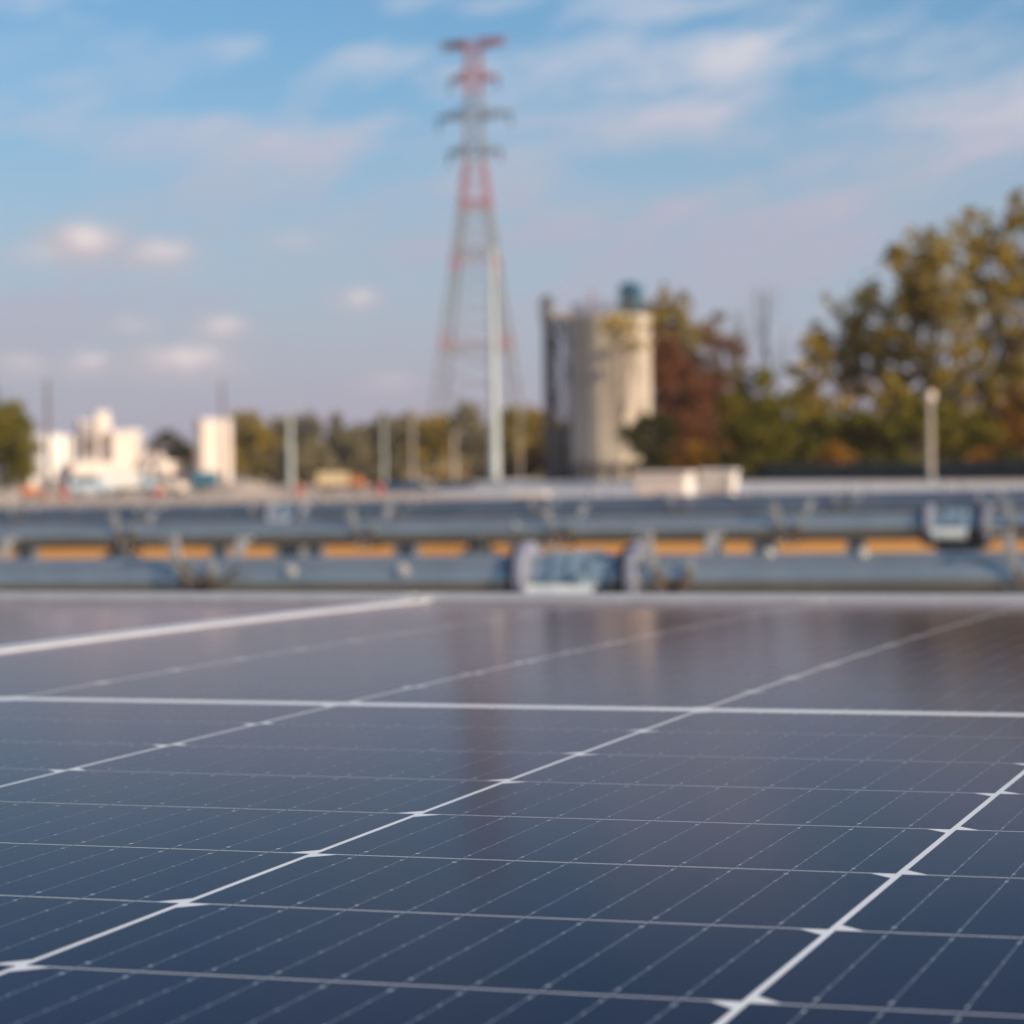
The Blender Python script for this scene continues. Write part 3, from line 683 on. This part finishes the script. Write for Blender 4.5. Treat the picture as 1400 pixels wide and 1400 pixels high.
# leafless trees
def bare_tree(px, d, top, label):
    base = gpt(px, d); root = thing('bare_tree', base, label, 'tree', 'bare trees behind the brown tree'); H = (at(px, top, d) - base)[2]
    t = MB(); t.tube([(0, 0, -.3), (.1, 0, H * .5), (0, .1, H * .95)], [.16, .1, .02], 7); t.build('trunk', MT['bark'], root)
    l = MB()
    for i in range(26):
        h = random.uniform(.35, .9) * H; a = random.uniform(0, 6.28); L = (H - h) * random.uniform(.4, .8)
        e = (math.cos(a) * L * .45, math.sin(a) * L * .45, h + L * .9)
        l.tube([(0.05, 0, h), (e[0] * .6, e[1] * .6, h + L * .4), e], [.05, .035, .012], 5)
    l.build('limbs', MT['bark'], root)
bare_tree(1050, 225, 370, 'thin leafless tree whose twigs stand against the sky, right of the brown tree')
bare_tree(1012, 220, 405, 'smaller leafless tree just behind the brown tree')
# far treeline
TL = 'far olive treeline on the left'
tl = [(340, 585, 38, 'olive'), (385, 590, 38, 'far'), (425, 590, 36, 'far'), (468, 592, 36, 'far'), (512, 590, 38, 'far'), (552, 588, 40, 'far'), (595, 590, 38, 'olive'), (640, 582, 42, 'far'), (690, 580, 40, 'far'), (728, 580, 42, 'olive')]
tlab = ['darkest, bushiest tree at the left end of the far treeline', 'far olive tree behind the left pale pole', 'far olive tree just right of the left pale pole', 'far olive tree behind the tan truck', 'far olive tree behind the slim grey pole',
        'far olive tree behind the slim beige pole', 'darker far tree between the beige pole and the pylon foot', 'far tree inside the pylon foot', 'far tree just right of the tall pale monopole', 'far tree touching the elevator tower']
for (px, py, r, kd), lab in zip(tl, tlab):
    tree('treeline_tree', px, 420, [(px, py, r * .7), (px - r * .55, py + 22, r * .7), (px + r * .55, py + 20, r * .7), (px, py + 42, r * .9), (px + random.uniform(-12, 12), py - 14, r * .35), (px - r * .6, py + 52, r * .7), (px + r * .6, py + 52, r * .7)], kd, lab, leaf=.6, density=4.2, group=TL, trunk_r=.25)
tree('round_tree', 235, 420, [(235, 612, 24), (215, 625, 22), (255, 625, 22), (235, 640, 26)], 'dark', 'dark round tree between the white plant and the pinkish tower', leaf=.6, density=4.5)
tree('broad_tree', 5, 330, [(-15, 590, 46), (18, 602, 34), (12, 566, 24), (0, 630, 42), (30, 632, 26), (-30, 560, 34), (38, 618, 18), (20, 582, 22)], 'green', 'dark olive tree cut off by the left border', leaf=.5, density=4.4)
for (px, py, r, kd, lab) in [(615, 640, 22, 'straw', 'pale dry brush left of the tall monopole'), (575, 652, 18, 'straw', 'pale dry brush between the slim poles and the pylon'), (648, 650, 18, 'straw', 'pale dry brush touching the foot of the tall monopole'),
                             (705, 640, 20, 'brown', 'brown brush just right of the tall monopole'), (732, 628, 24, 'red', 'reddish brush left of the elevator tower')]:
    tree('brush', px, 300, [(px, py, r), (px - r * .8, py + 8, r * .7), (px + r * .8, py + 8, r * .7)], kd, lab, 'bush', leaf=.4, density=2.6, group='dry brush before the treeline', trunk_r=.06, limbs=False)

# ------------------------------------------------------------------ pylon
def pylon():
    d = 720; k = mpp(d); base = gpt(655, d); base[2] = 0
    root = thing('transmission_tower', base, 'tall red and white lattice transmission tower with four crossarms', 'pylon', rz=R_(-12))
    zt = lambda py: (at(652, py, d) - base)[2]
    H = zt(62)
    prof = [(0, 78), (zt(560), 66), (zt(480), 53), (zt(410), 42), (zt(350), 33), (zt(285), 24), (zt(205), 13), (H, 11)]
    def hw(z):
        for (z0, w0), (z1, w1) in zip(prof, prof[1:]):
            if z0 <= z <= z1: return (w0 + (w1 - w0) * (z - z0) / (z1 - z0)) * k * .82
        return prof[-1][1] * k * .82
    rot = R_(22); cr, sr = math.cos(rot), math.sin(rot)
    def corner(i, z):
        s = hw(z); x, y = [(-s, -s), (s, -s), (s, s), (-s, s)][i]; return (x * cr - y * sr, x * sr + y * cr, z)
    bands = [(zt(135), H + 1), (zt(285), zt(218)), (zt(372), zt(348)), (zt(490), zt(468))]
    def red(z): return any(a <= z <= c for a, c in bands)
    zs = [0, zt(630), zt(600), zt(570), zt(540), zt(510), zt(480), zt(456), zt(432), zt(410), zt(390), zt(370), zt(350), zt(333), zt(316), zt(300), zt(285), zt(262), zt(240), zt(222), zt(205), zt(190), zt(175), zt(160), zt(145), zt(130), zt(115), zt(100), zt(85), H]
    mats = [MT['towwhite'], MT['towred']]
    for i in range(4):
        l = MB()
        for z0, z1 in zip(zs, zs[1:]): l.bar(corner(i, z0), corner(i, z1), .62 if z0 < zt(285) else .45, mi=int(red((z0 + z1) / 2)))
        l.build('leg', mats, root)
    br = MB()
    for j, (z0, z1) in enumerate(zip(zs, zs[1:])):
        mi = int(red((z0 + z1) / 2)); w = .22 if z0 < zt(285) else .22
        for i in range(4):
            a, c = i, (i + 1) % 4
            br.bar(corner(a, z0), corner(c, z1), w, mi=mi); br.bar(corner(c, z0), corner(a, z1), w, mi=mi)
    br.build('bracing', mats, root)
    for zb in (zt(480), zt(350), zt(285)):
        b2 = MB()
        for dz in (0, 1.6):
            for i in range(4): b2.bar(corner(i, zb + dz), corner((i + 1) % 4, zb + dz), .36, mi=int(zb > zt(300)))
        b2.build('belt', mats, root)
    for (py, half, mi) in ((70, 52, 1), (112, 40, 1), (163, 60, 0), (212, 44, 0)):
        z = zt(py); a = MB(); L = half * k; s = hw(z)
        for sgn in (-1, 1):
            tip = (sgn * L, 0, z + (1.0 if py == 70 else .8))
            if py == 70:
                for yy in (-s * .5, s * .5): a.bar((sgn * s * .7, yy, z + 2.4), (sgn * L, yy * .4, z + 2.4), .6, mi=mi)
            for yy in (-s, s):
                a.bar((sgn * s * .7, yy, z + (.9 if py == 70 else 0)), tip, .5, mi=mi); a.bar((sgn * s * .7, yy, z + 2.4), tip, .42, mi=mi)
                for q in (.25, .5, .75):
                    p0 = np.array((sgn * s * .7, yy, z)) * (1 - q) + np.array(tip) * q; p1 = np.array((sgn * s * .7, yy, z + 2.4)) * (1 - q) + np.array(tip) * q
                    a.bar(p0, p1 + np.array((0, 0, .01)), .3, mi=mi)
        o = a.build('crossarm', mats, root)
        if py != 70:
            for sgn in (-1, 1):
                n_ = MB(); zz = z + .4
                n_.lathe([(.12, 0), (.45, -.3), (.45, -.5), (.2, -.7), (.5, -1.0), (.5, -1.2), (.2, -1.5), (.5, -1.8), (.5, -2.0), (.2, -2.3), (.5, -2.6), (.2, -3.0), (.05, -3.2)], 10, (sgn * (L - .6), 0, zz))
                n_.v = [((x - sgn * (L - .6)) * .95 + sgn * (L - .6), y * .95, zz + (q - zz) * .95) for x, y, q in n_.v]; n_.build('insulator', MT['insul'], o, smooth=True)
pylon()

# ------------------------------------------------------------------ concrete silo with its elevator
def silo():
    d = 250; k = mpp(d); base = gpt(838, d); r = 54 * k
    root = thing('concrete_silo', base, 'round streaked beige concrete silo with a teal hut on its roof', 'silo')
    H = (at(838, 432, d) - base)[2]
    s = MB(); s.lathe([(r * 1.02, -1), (r * 1.02, .6), (r, .62), (r, H - .5), (r * 1.015, H - .48), (r * 1.015, H), (0.0, H + .35)], 144)
    s.v = [(x * (1 + .006 * math.cos(24 * math.atan2(y, x))), y * (1 + .006 * math.cos(24 * math.atan2(y, x))), z) for x, y, z in s.v]
    s.build('shell', MT['silo'], root, smooth=True)
    rb = MB()
    for z in (H * .2, H * .4, H * .6, H * .8): rb.lathe([(r + .004, z), (r + .05, z + .03), (r + .05, z + .15), (r + .004, z + .18)], 72)
    rb.build('hoop', MT['silo'], root)
    rl = MB(); n = 28
    pr = [(r * .97 * math.cos(2 * math.pi * i / n), r * .97 * math.sin(2 * math.pi * i / n)) for i in range(n)]
    for i in range(n):
        a, c = pr[i], pr[(i + 1) % n]
        rl.bar((*a, H), (*a, H + 1.1), .07)
        for z in (H + .55, H + 1.1): rl.bar((*a, z), (*c, z), .06)
    rl.build('railing', MT['darksteel'], root)
    c0 = (at(862, 430, d) - base); w = 13 * k; h = (at(862, 392, d) - at(862, 430, d))[2]
    hut = MB(); hut.box((c0[0] - w, 1 - w, H), (c0[0] + w, 1 + w, H + h)); hut.prism([(c0[0] - w - .15, H + h + .003), (c0[0] + w + .15, H + h + .003), (c0[0] + w * .3, H + h + .5), (c0[0] - w * .3, H + h + .5)], 1 - w - .15, 1 + w + .15, 'y')
    o = hut.build('roof_hut', MT['teal'], root)
    dr = MB(); dr.box((c0[0] - .3, 1 - w - .05, H + .1), (c0[0] + .35, 1 - w - .002, H + h * .75)); dr.build('door', MT['darksteel'], o)
    m = MB(); m.tube([(-1.7, 0, H), (-1.7, 0, H + 1.9)], .07, 8); m.box((-1.95, -.2, H + 1.9), (-1.45, .2, H + 2.1)); m.build('vent_mast', MT['redpaint'], root)
    sk = MB()
    for i in range(9): a = math.pi + math.pi * (i + .5) / 9; sk.bar((r * 1.1 * math.cos(a), r * 1.1 * math.sin(a), 0), (r * 1.1 * math.cos(a), r * 1.1 * math.sin(a), 1.2), .25)
    sk.lathe([(r * 1.02, 1.2), (r * 1.16, 1.2), (r * 1.16, 1.45), (r * 1.02, 1.45)], 60); sk.build('base_ring', MT['darksteel'], root)
    # bucket elevator tower standing left of it
    b2 = gpt(756, d + 2); root2 = thing('elevator_tower', b2, 'dark lattice elevator tower with a catwalk, left of the silo', 'tower')
    z = lambda py: (at(752, py, d + 2) - b2)[2]
    xo = lambda px: (px - 756) * k
    lg = MB(); lg.box((xo(745.5), -.3, 0), (xo(749.5), .3, z(440))); lg.box((xo(753.5), -.3, 0), (xo(757), .3, z(440)))
    for q in np.arange(1.0, z(445), 1.0): lg.box((xo(749.5) + .003, -.25, q), (xo(753.5) - .003, .25, q + .22))
    lg.build('elevator_leg', MT['darksteel'], root2)
    hb = MB(); hb.box((xo(743), -.55, z(440) + .01), (xo(759), .55, z(410))); hb.prism([(xo(743), z(410) + .003), (xo(759), z(410) + .003), (xo(755), z(404)), (xo(747), z(404))], -.5, .5, 'y'); hb.build('head_box', MT['post'], root2)
    fr = MB(); X = (xo(762), xo(780)); hh = z(436)
    for x in X:
        for y in (-.6, .6): fr.bar((x, y, 0), (x, y, hh), .2)
    nn = 6
    for i in range(nn):
        z0, z1 = hh * i / nn, hh * (i + 1) / nn
        for y in (-.6, .6):
            fr.bar((X[0], y, z1), (X[1], y, z1), .16); fr.bar((X[0], y, z0), (X[1], y, z1), .14) if i % 2 else fr.bar((X[1], y, z0), (X[0], y, z1), .14)
        fr.bar((xo(758), 0, z1 - .3), (X[0], 0, z1 - .3), .12)
    fr.build('stair_frame', MT['darksteel'], root2)
    ct = MB(); ct.box((xo(760), -.5, z(440)), (xo(790), .5, z(436))); ct.box((xo(760), -.56, z(436)), (xo(790), -.5, z(427))); ct.build('catwalk', MT['cream'], root2)
    tk = MB(); tk.tube([(xo(770), -.4, 0), (xo(770), -.4, z(585))], .75, 20); tk.build('boot_tank', MT['darksteel'], root2, smooth=True)
    p2 = MB(); p2.tube([(xo(752), -.3, z(408)), (xo(772), -.2, z(455)), (xo(786), 0, z(470))], .14, 10); p2.build('chute', MT['post'], root2, smooth=True)
silo()

# ------------------------------------------------------------------ batching plant far left
RZ = math.atan2(FWD[1], FWD[0]) - math.pi / 2
def plant_boxes():
    d = 380; k = mpp(d)
    def bld(name, px0, px1, top, label, mats, rz=R_(24), depth=1.0, cat='building'):
        cx = (px0 + px1) / 2; b2 = gpt(cx, d); b2[2] = 0
        w = (px1 - px0) * k / (math.cos(rz) + depth * math.sin(abs(rz))) / 1.0
        H = (at(cx, top, d) - b2)[2]
        root = thing(name, b2, label, cat, rz=RZ + rz); return root, w / 2, w * depth / 2, H
    r, w, dp, H = bld('storage_tank', 30, 103, 592, 'squat white round storage tank left of the plant towers', None, 0, cat='tank')
    t = MB(); t.lathe([(w, 1.6), (w, H - .4), (w * .5, H), (0, H + .1)], 48); t.build('shell', MT['white'], r, smooth=True)
    l = MB()
    l.lathe([(w * .86, 1.42), (w * .94, 1.42), (w * .94, 1.59), (w * .86, 1.59)], 32)
    for i in range(8):
        a = 2 * math.pi * (i + .3) / 8; l.bar((w * .9 * math.cos(a), w * .9 * math.sin(a), 0), (w * .9 * math.cos(a), w * .9 * math.sin(a), 1.6), .3)
    l.build('leg_frame', MT['mauve'], r)
    q = MB(); q.tube([(w * .8, -w * .62, 1.0), (w * .8, -w * .62, H)], .2, 10); q.build('pipe', MT['mauve'], r)
    for (a, c, top, lab, body, dpth, hood) in [
        (104, 136, 578, 'mauve plant tower with a dark opening, right of the white tank', 'mauve', .8, True), (129, 151, 566, 'tall narrow cream plant tower, highest of the left group', 'cream', .8, False),
        (146, 196, 592, 'cream plant block right of the narrow tower', 'cream', .7, False), (266, 318, 576, 'lone pinkish plant tower with a sunlit right side', 'cream', .8, False), (92, 250, 634, 'long low cream plant hall at the foot of the left towers', 'cream', .25, False)]:
        r, w, dp, H = bld('plant_tower', a, c, top, lab, None, depth=dpth)
        m = MB(); m.box((-w, -dp, 0), (w, dp, H)); o = m.build('wall', MT[body], r, bevel=.04)
        rf = MB(); rf.box((-w - .15, -dp - .15, H + .003), (w + .15, dp + .15, H + .3)); rf.build('roof', MT['white'], r)
        if hood:
            op = MB(); op.box((-w * .6, -dp - .06, H * .52), (w * .5, -dp - .003, H * .78)); op.build('opening', MT['darksteel'], r)
        se = MB()
        for z in np.arange(1.2, H - .3, 2.6): se.box((-w - .05, -dp - .05, z), (w + .05, -dp - .003, z + .12)); se.box((w + .003, -dp, z), (w + .05, dp, z + .12))
        se.build('cladding_rail', MT['cream'], r)
        dd = MB(); dd.box((w * .1, -dp - .09, 0), (w * .1 + 1.1, -dp - .052, 2.1)); dd.build('door', MT['mauve'], r)
        pp = MB(); pp.tube([(w + .3, -dp * .3, 0), (w + .3, -dp * .3, H * .9), (w * .6, 0, H + .6)], .18, 10); pp.build('pipe', MT['white'], r)
    r, w, dp, H = bld('plant_hopper', 190, 234, 616, 'low rounded white hopper at the right end of the plant group', None, 0, cat='hopper')
    m = MB(); m.tube([(-w, 0, 0), (-w, 0, .1)], .1, 6)
    m.prism([(w * math.cos(math.pi * i / 14), max(0, H * math.sin(math.pi * i / 14)) ** 1.0) for i in range(15)], -w, w, 'y'); m.build('shell', MT['cream'], r, smooth=True)
    c = MB(); c.bar((-w * .9, -w * 1.05, H * .3), (w * .7, -w * 1.05, H * 1.1), .5); c.build('conveyor', MT['mauve'], r)
    r, w, dp, H = bld('site_tank', 262, 298, 645, 'low dark blue-green tank at the foot of the pinkish tower', None, 0, cat='tank')
    b2 = gpt(280, 300); b2[2] = 0; r.location = tuple(b2); r.rotation_euler.z = RZ
    m = MB(); m.tube([(-1.4, 0, 1.3), (-1.2, 0, 1.3), (1.2, 0, 1.3), (1.4, 0, 1.3)], [.7, .9, .9, .7], 28); m.build('shell', MT['teal'], r, smooth=True)
    l = MB(); l.box((-1, -.6, 0), (-.7, .6, .6)); l.box((.7, -.6, 0), (1, .6, .6)); l.build('legs', MT['darksteel'], r)
plant_boxes()

# ------------------------------------------------------------------ vehicles and site clutter on the left
def wheels(root, xs, y, rad, depth=.25):
    for x in xs:
        for s in (-1, 1):
            w = MB(); w.tube([(x, s * y, rad), (x, s * (y - depth), rad)], rad, 20); o = w.build('wheel', MT['black'], root, smooth=True)
            h = MB(); h.tube([(x, s * (y + .012), rad), (x, s * (y - .01), rad)], rad * .55, 14); h.build('rim', MT['post'], o, smooth=True)
def van(px, d, label, m, name='parked_van', cat='van', rz=.1, L=4.6):
    b2 = gpt(px, d); b2[2] = 0; r = thing(name, b2, label, cat, 'vehicles parked before the plant', rz=RZ + rz)
    h = L / 2
    prof = [(-h, .45), (-h, 1.85), (-h + .15, 2.0), (h * .35, 2.0), (h * .62, 1.25), (h - .08, 1.1), (h, .9), (h, .45)]
    b_ = MB(); b_.prism(prof, -.9, .9, 'y'); b_.build('body', m, r, bevel=.05)
    for s in (-1, 1):
        for (x0, x1) in ((-h + .3, -h * .4), (-h * .35, h * .05), (h * .1, h * .36)): w = MB(); w.box((x0, min(s * .903, s * .93), 1.25), (x1, max(s * .903, s * .93), 1.8)); w.build('window', MT['glass_dark'], r)
    g = MB(); g.bar((h * .38, -.75, 1.97), (h * .625, -.75, 1.30), .02); g.add([(h * .37, -.78, 2.01), (h * .37, .78, 2.01), (h * .635, .78, 1.3), (h * .635, -.78, 1.3)], [(0, 1, 2, 3)]); g.build('windscreen', MT['glass_dark'], r)
    for s in (-.65, .65): l = MB(); l.box((h - .01, s - .15, .75), (h + .02, s + .15, .95)); l.build('headlight', MT['white'], r)
    wheels(r, (-h * .62, h * .62), .92, .36)
    return r
def truck(px, d, label, mbox, mcab, L=5.2, rz=.05, H=2.3):
    b2 = gpt(px, d); b2[2] = 0; r = thing('box_truck', b2, label, 'truck', 'vehicles parked before the plant', rz=RZ + rz)
    h = L / 2
    bx = MB(); bx.box((-h, -1.05, .75), (h - 1.5, 1.05, H)); bx.build('cargo_box', mbox, r, bevel=.04)
    c = MB(); c.prism([(h - 1.4, .5), (h - 1.4, H - .25), (h - .75, H - .25), (h - .4, 1.35), (h, 1.2), (h, .5)], -.95, .95, 'y'); c.build('cab', mcab, r, bevel=.05)
    ch = MB(); ch.box((-h, -.5, .5), (h - 1.42, .5, .745)); ch.build('chassis', MT['black'], r)
    for s in (-1, 1): w = MB(); w.box((h - 1.25, min(s * .953, s * .98), 1.3), (h - .75, max(s * .953, s * .98), H - .4)); w.build('window', MT['glass_dark'], r)
    wheels(r, (-h * .55, h - .8), .98, .45)
    return r
van(124, 246, 'pale blue van parked in front of the white plant', MT['bluewhite'], L=3.6)
truck(180, 248, 'white box truck parked in front of the cream plant block', MT['white'], MT['bluewhite'], L=4.6)
van(230, 250, 'beige van parked right of the white box truck', MT['cream'], L=3.0, rz=-.3)
truck(467, 250, 'tan truck standing alone left of the slim poles', MT['tan'], MT['orange'], L=4.4, H=1.9)
def loader():
    b2 = gpt(46, 205); b2[2] = 0; r = thing('wheel_loader', b2, 'small orange wheel loader at the far left, before the white tank', 'loader', rz=RZ + .2)
    m = MB(); m.prism([(-.95, .4), (-.95, 1.05), (-.2, 1.15), (.55, .85), (.6, .4)], -.45, .45, 'y'); m.build('body', MT['orange'], r, bevel=.04)
    c = MB(); c.prism([(-.3, 1.1), (-.25, 1.75), (.3, 1.75), (.42, 1.05)], -.4, .4, 'y'); c.build('cab', MT['cream'], r, bevel=.03)
    for s in (-1, 1): a = MB(); a.bar((.2, s * .3, .9), (1.0, s * .3, .35), .1, .14); a.build('lift_arm', MT['orange'], r)
    k = MB(); k.prism([(.95, .12), (.98, .6), (1.1, .6), (1.15, .2), (1.45, .12)], -.6, .6, 'y'); k.build('bucket', MT['orange'], r)
    wheels(r, (-.6, .42), .56, .34, .2)
loader()
for i, (px, d, lab) in enumerate([(88, 225, 'red drum just left of the pale blue van'), (216, 232, 'red drum between the white box truck and the beige van'), (408, 240, 'red drum near the foot of the left pale pole'), (520, 240, 'red drum beside the slim grey pole')]):
    b2 = gpt(px, d); b2[2] = 0; r = thing('steel_drum', b2, lab, 'drum', 'red drums on the gravel')
    m = MB(); m.lathe([(.28, 0), (.3, .02), (.3, .3), (.315, .32), (.3, .34), (.3, .6), (.315, .62), (.3, .64), (.3, .88), (.28, .9), (.27, .87), (0, .87)], 24); m.build('barrel', MT['redpaint'], r, smooth=True)
    c = MB(); c.tube([(.15, 0, .87), (.15, 0, .9)], .04, 10); c.build('cap', MT['darksteel'], r)
# stockpiles of pale gravel
for (px, d, rr, h, lab) in [(330, 265, 4.2, 1.3, 'low pale gravel heap right of the pinkish tower'), (560, 270, 5, 1.2, 'low pale gravel heap behind the slim poles'), (625, 262, 3.6, 1.0, 'low pale gravel heap left of the monopole foot'), (10, 215, 4, .9, 'low pale heap at the left border')]:
    b2 = gpt(px, d); b2[2] = 0
    m = MB(); n = 26; pr = [(rr * (1 - q / 8), h * (math.sin(q / 8 * math.pi / 2)) ** 1.1) for q in range(9)]; pr[0] = (rr, -.1); m.lathe(pr, n)
    m.v = [(x * (1 + .12 * math.sin(3 * math.atan2(y, x) + px)), y * (1 + .1 * math.sin(2 * x)), z * (1 + .1 * math.sin(x * 1.7 + y))) for x, y, z in m.v]
    MT.setdefault('heap', mat('pale_aggregate', (0.46, 0.38, 0.31), 0.95, scale=2, color2=(0.36, 0.29, 0.24)))
    tag(m.build('gravel_heap', MT['heap'], loc=tuple(b2), smooth=True), lab, 'gravel heap', 'gravel heaps')

# ------------------------------------------------------------------ poles and lamps
def pole(px, d, top, r0, r1, label, m, head=None, name='light_pole', cat='pole'):
    b2 = gpt(px, d); r = thing(name, b2, label, cat, rz=RZ); H = (at(px, top, d) - b2)[2]
    p = MB(); p.tube([(0, 0, -.3), (0, 0, .02), (0, 0, H * .5), (0, 0, H)], [r0, r0, (r0 + r1) / 2, r1], 20); p.build('shaft', m, r, smooth=True)
    f = MB(); f.lathe([(r0 * 1.9, 0), (r0 * 1.9, .12), (r0 * 1.15, .2), (r0 * 1.02, .5)], 24); f.build('base_plate', MT['post'], r)
    if head == 'flood':
        a = MB(); a.bar((-.8, 0, H - .1), (.8, 0, H - .1), .1); a.build('crossbar', MT['post'], r)
        for x in (-.7, .7): l = MB(); l.box((x - .22, -.3, H + .0), (x + .22, .05, H + .35)); l.build('lamp_head', MT['pole'], r, bevel=.03)
    if head == 'globe':
        l = MB(); l.lathe([(.05, -.1), (.22, .0), (.30, .16), (.30, .3), (.22, .45), (.06, .54), (0, .55)], 24, (0, 0, H)); l.build('lamp_head', MT['cream'], r, smooth=True)
    if head == 'arm':
        a = MB(); a.tube([(0, 0, H - .2), (.5, 0, H + .2), (1.3, 0, H + .25)], [.06, .05, .04], 8); a.build('arm', m, r, smooth=True)
        l = MB(); l.box((1.1, -.14, H + .12), (1.7, .14, H + .24)); l.build('lamp_head', MT['post'], r, bevel=.03)
    return r
pole(677, 285, 340, .6, .22, 'tall thick pale monopole standing before the lattice tower', MT['pole'], name='steel_monopole')
pole(398, 300, 566, .33, .2, 'thick pale pole left of the tan truck', MT['pole'], 'flood')
pole(526, 290, 572, .15, .1, 'slim grey pole right of the tan truck', MT['pole'], 'arm')
pole(565, 285, 560, .17, .11, 'slim beige pole between the grey pole and the pylon', MT['polewarm'], 'arm')
pole(622, 285, 590, .2, .14, 'short thin pinkish pole left of the tall monopole', MT['polewarm'], 'arm')
pole(712, 290, 560, .11, .08, 'thin pale pole just right of the tall monopole', MT['polewarm'], 'arm')
pole(67, 360, 520, .3, .2, 'thin brown mast rising behind the white tank', MT['bark'], None, 'radio_mast', 'mast')
pole(306, 370, 520, .25, .15, 'thin mast rising behind the pinkish tower', MT['bark'], None, 'radio_mast', 'mast')
pole(1273, 150, 548, .18, .13, 'beige lamp post with a round head before the right trees', MT['polewarm'], 'globe', 'lamp_post', 'lamp post')

# ------------------------------------------------------------------ fence on the bank
def fence():
    pts = [gpt(px, d) for px, d in ((960, 196), (1060, 188), (1170, 180), (1290, 172), (1420, 164), (1560, 156))]
    r = thing('screen_fence', pts[0], 'long low dark screened fence at the foot of the right trees', 'fence'); o = Vector(pts[0])
    sc = MB()
    for a, c in zip(pts, pts[1:]): a2, c2 = Vector(a) - o, Vector(c) - o; h = 1.15; sc.bar(a2 + Vector((0, 0, h / 2)), c2 + Vector((0, 0, h / 2)), .05, h)
    sc.build('screen', MT['screen'], r)
    for a, c in zip(pts, pts[1:]):
        for q in np.arange(0, 1, .25):
            p = (Vector(a) - o) * (1 - q) + (Vector(c) - o) * q; m = MB(); m.tube([p + Vector((0, 0, -.2)), p + Vector((0, 0, 1.3))], .06, 8); m.build('post', MT['darksteel'], r)
fence()

# ------------------------------------------------------------------ white cabinets beyond the tube rows
def cabinet(px0, px1, top, d, label, rz, louvre=False):
    cx = (px0 + px1) / 2; b2 = gpt(cx, d); b2[2] = 0; H = (at(cx, top, d) - b2)[2]; tot = (px1 - px0) * mpp(d)
    dp = .42 * tot; w = (tot - dp * math.sin(rz)) / math.cos(rz)
    r = thing('equipment_cabinet', b2, label, 'cabinet', 'white equipment cabinets', rz=RZ - rz)
    m = MB(); m.box((-w / 2, -dp / 2, .15), (w / 2, dp / 2, H - .06)); m.build('body', MT['white'], r, bevel=.02)
    p = MB(); p.box((-w / 2 - .1, -dp / 2 - .1, -.1), (w / 2 + .1, dp / 2 + .1, .147)); p.build('plinth', MT['post'], r)
    l = MB(); l.prism([(-dp / 2 - .06, H - .057), (dp / 2 + .06, H - .057), (dp / 2 + .06, H), (0, H + .05), (-dp / 2 - .06, H)], -w / 2 - .06, w / 2 + .06, 'x'); l.build('lid', MT['white'], r)
    for s in (-1, 1):
        q = MB(); q.box((min(0, s * w / 2 * .94) + (.01 if s > 0 else 0), -dp / 2 - .025, .25), (max(0, s * w / 2 * .94) - (.01 if s < 0 else 0), -dp / 2 - .003, H - .15)); o = q.build('door', MT['white'], r, bevel=.006)
        hh = MB(); hh.box((s * .06 - .015, -dp / 2 - .06, H * .5), (s * .06 + .015, -dp / 2 - .027, H * .5 + .2)); hh.build('handle', MT['darksteel'], o)
        if louvre:
            v = MB()
            for z in np.arange(.4, H - .3, .14): v.box((s * w / 4 - w * .16, -dp / 2 - .045, z), (s * w / 4 + w * .16, -dp / 2 - .027, z + .05))
            v.build('vent', MT['post'], o)
cabinet(868, 950, 647, 92, 'wide low white equipment cabinet right of the silo foot', R_(24))
cabinet(957, 1010, 644, 92, 'narrower white equipment cabinet with louvred doors, right of the wide one', R_(24), True)
cabinet(702, 748, 675, 62, 'very low white box just above the farthest tube, right of the monopole', R_(15))

# ------------------------------------------------------------------ thin autumn haze
def haze():
    m = bpy.data.materials.new('haze'); m.use_nodes = True; t = NT(m.node_tree)
    o = t.n('ShaderNodeOutputMaterial'); v = t.n('ShaderNodeVolumePrincipled')
    v.inputs['Color'].default_value = (0.86, 0.86, 0.92, 1); v.inputs['Density'].default_value = 0.00013; v.inputs['Anisotropy'].default_value = 0.2
    t.t.links.new(v.outputs[0], o.inputs['Volume'])
    b_ = MB(); b_.box((-1100, -150, -1), (900, 1250, 135)); tag(b_.build('haze', m), kind='stuff')
haze()
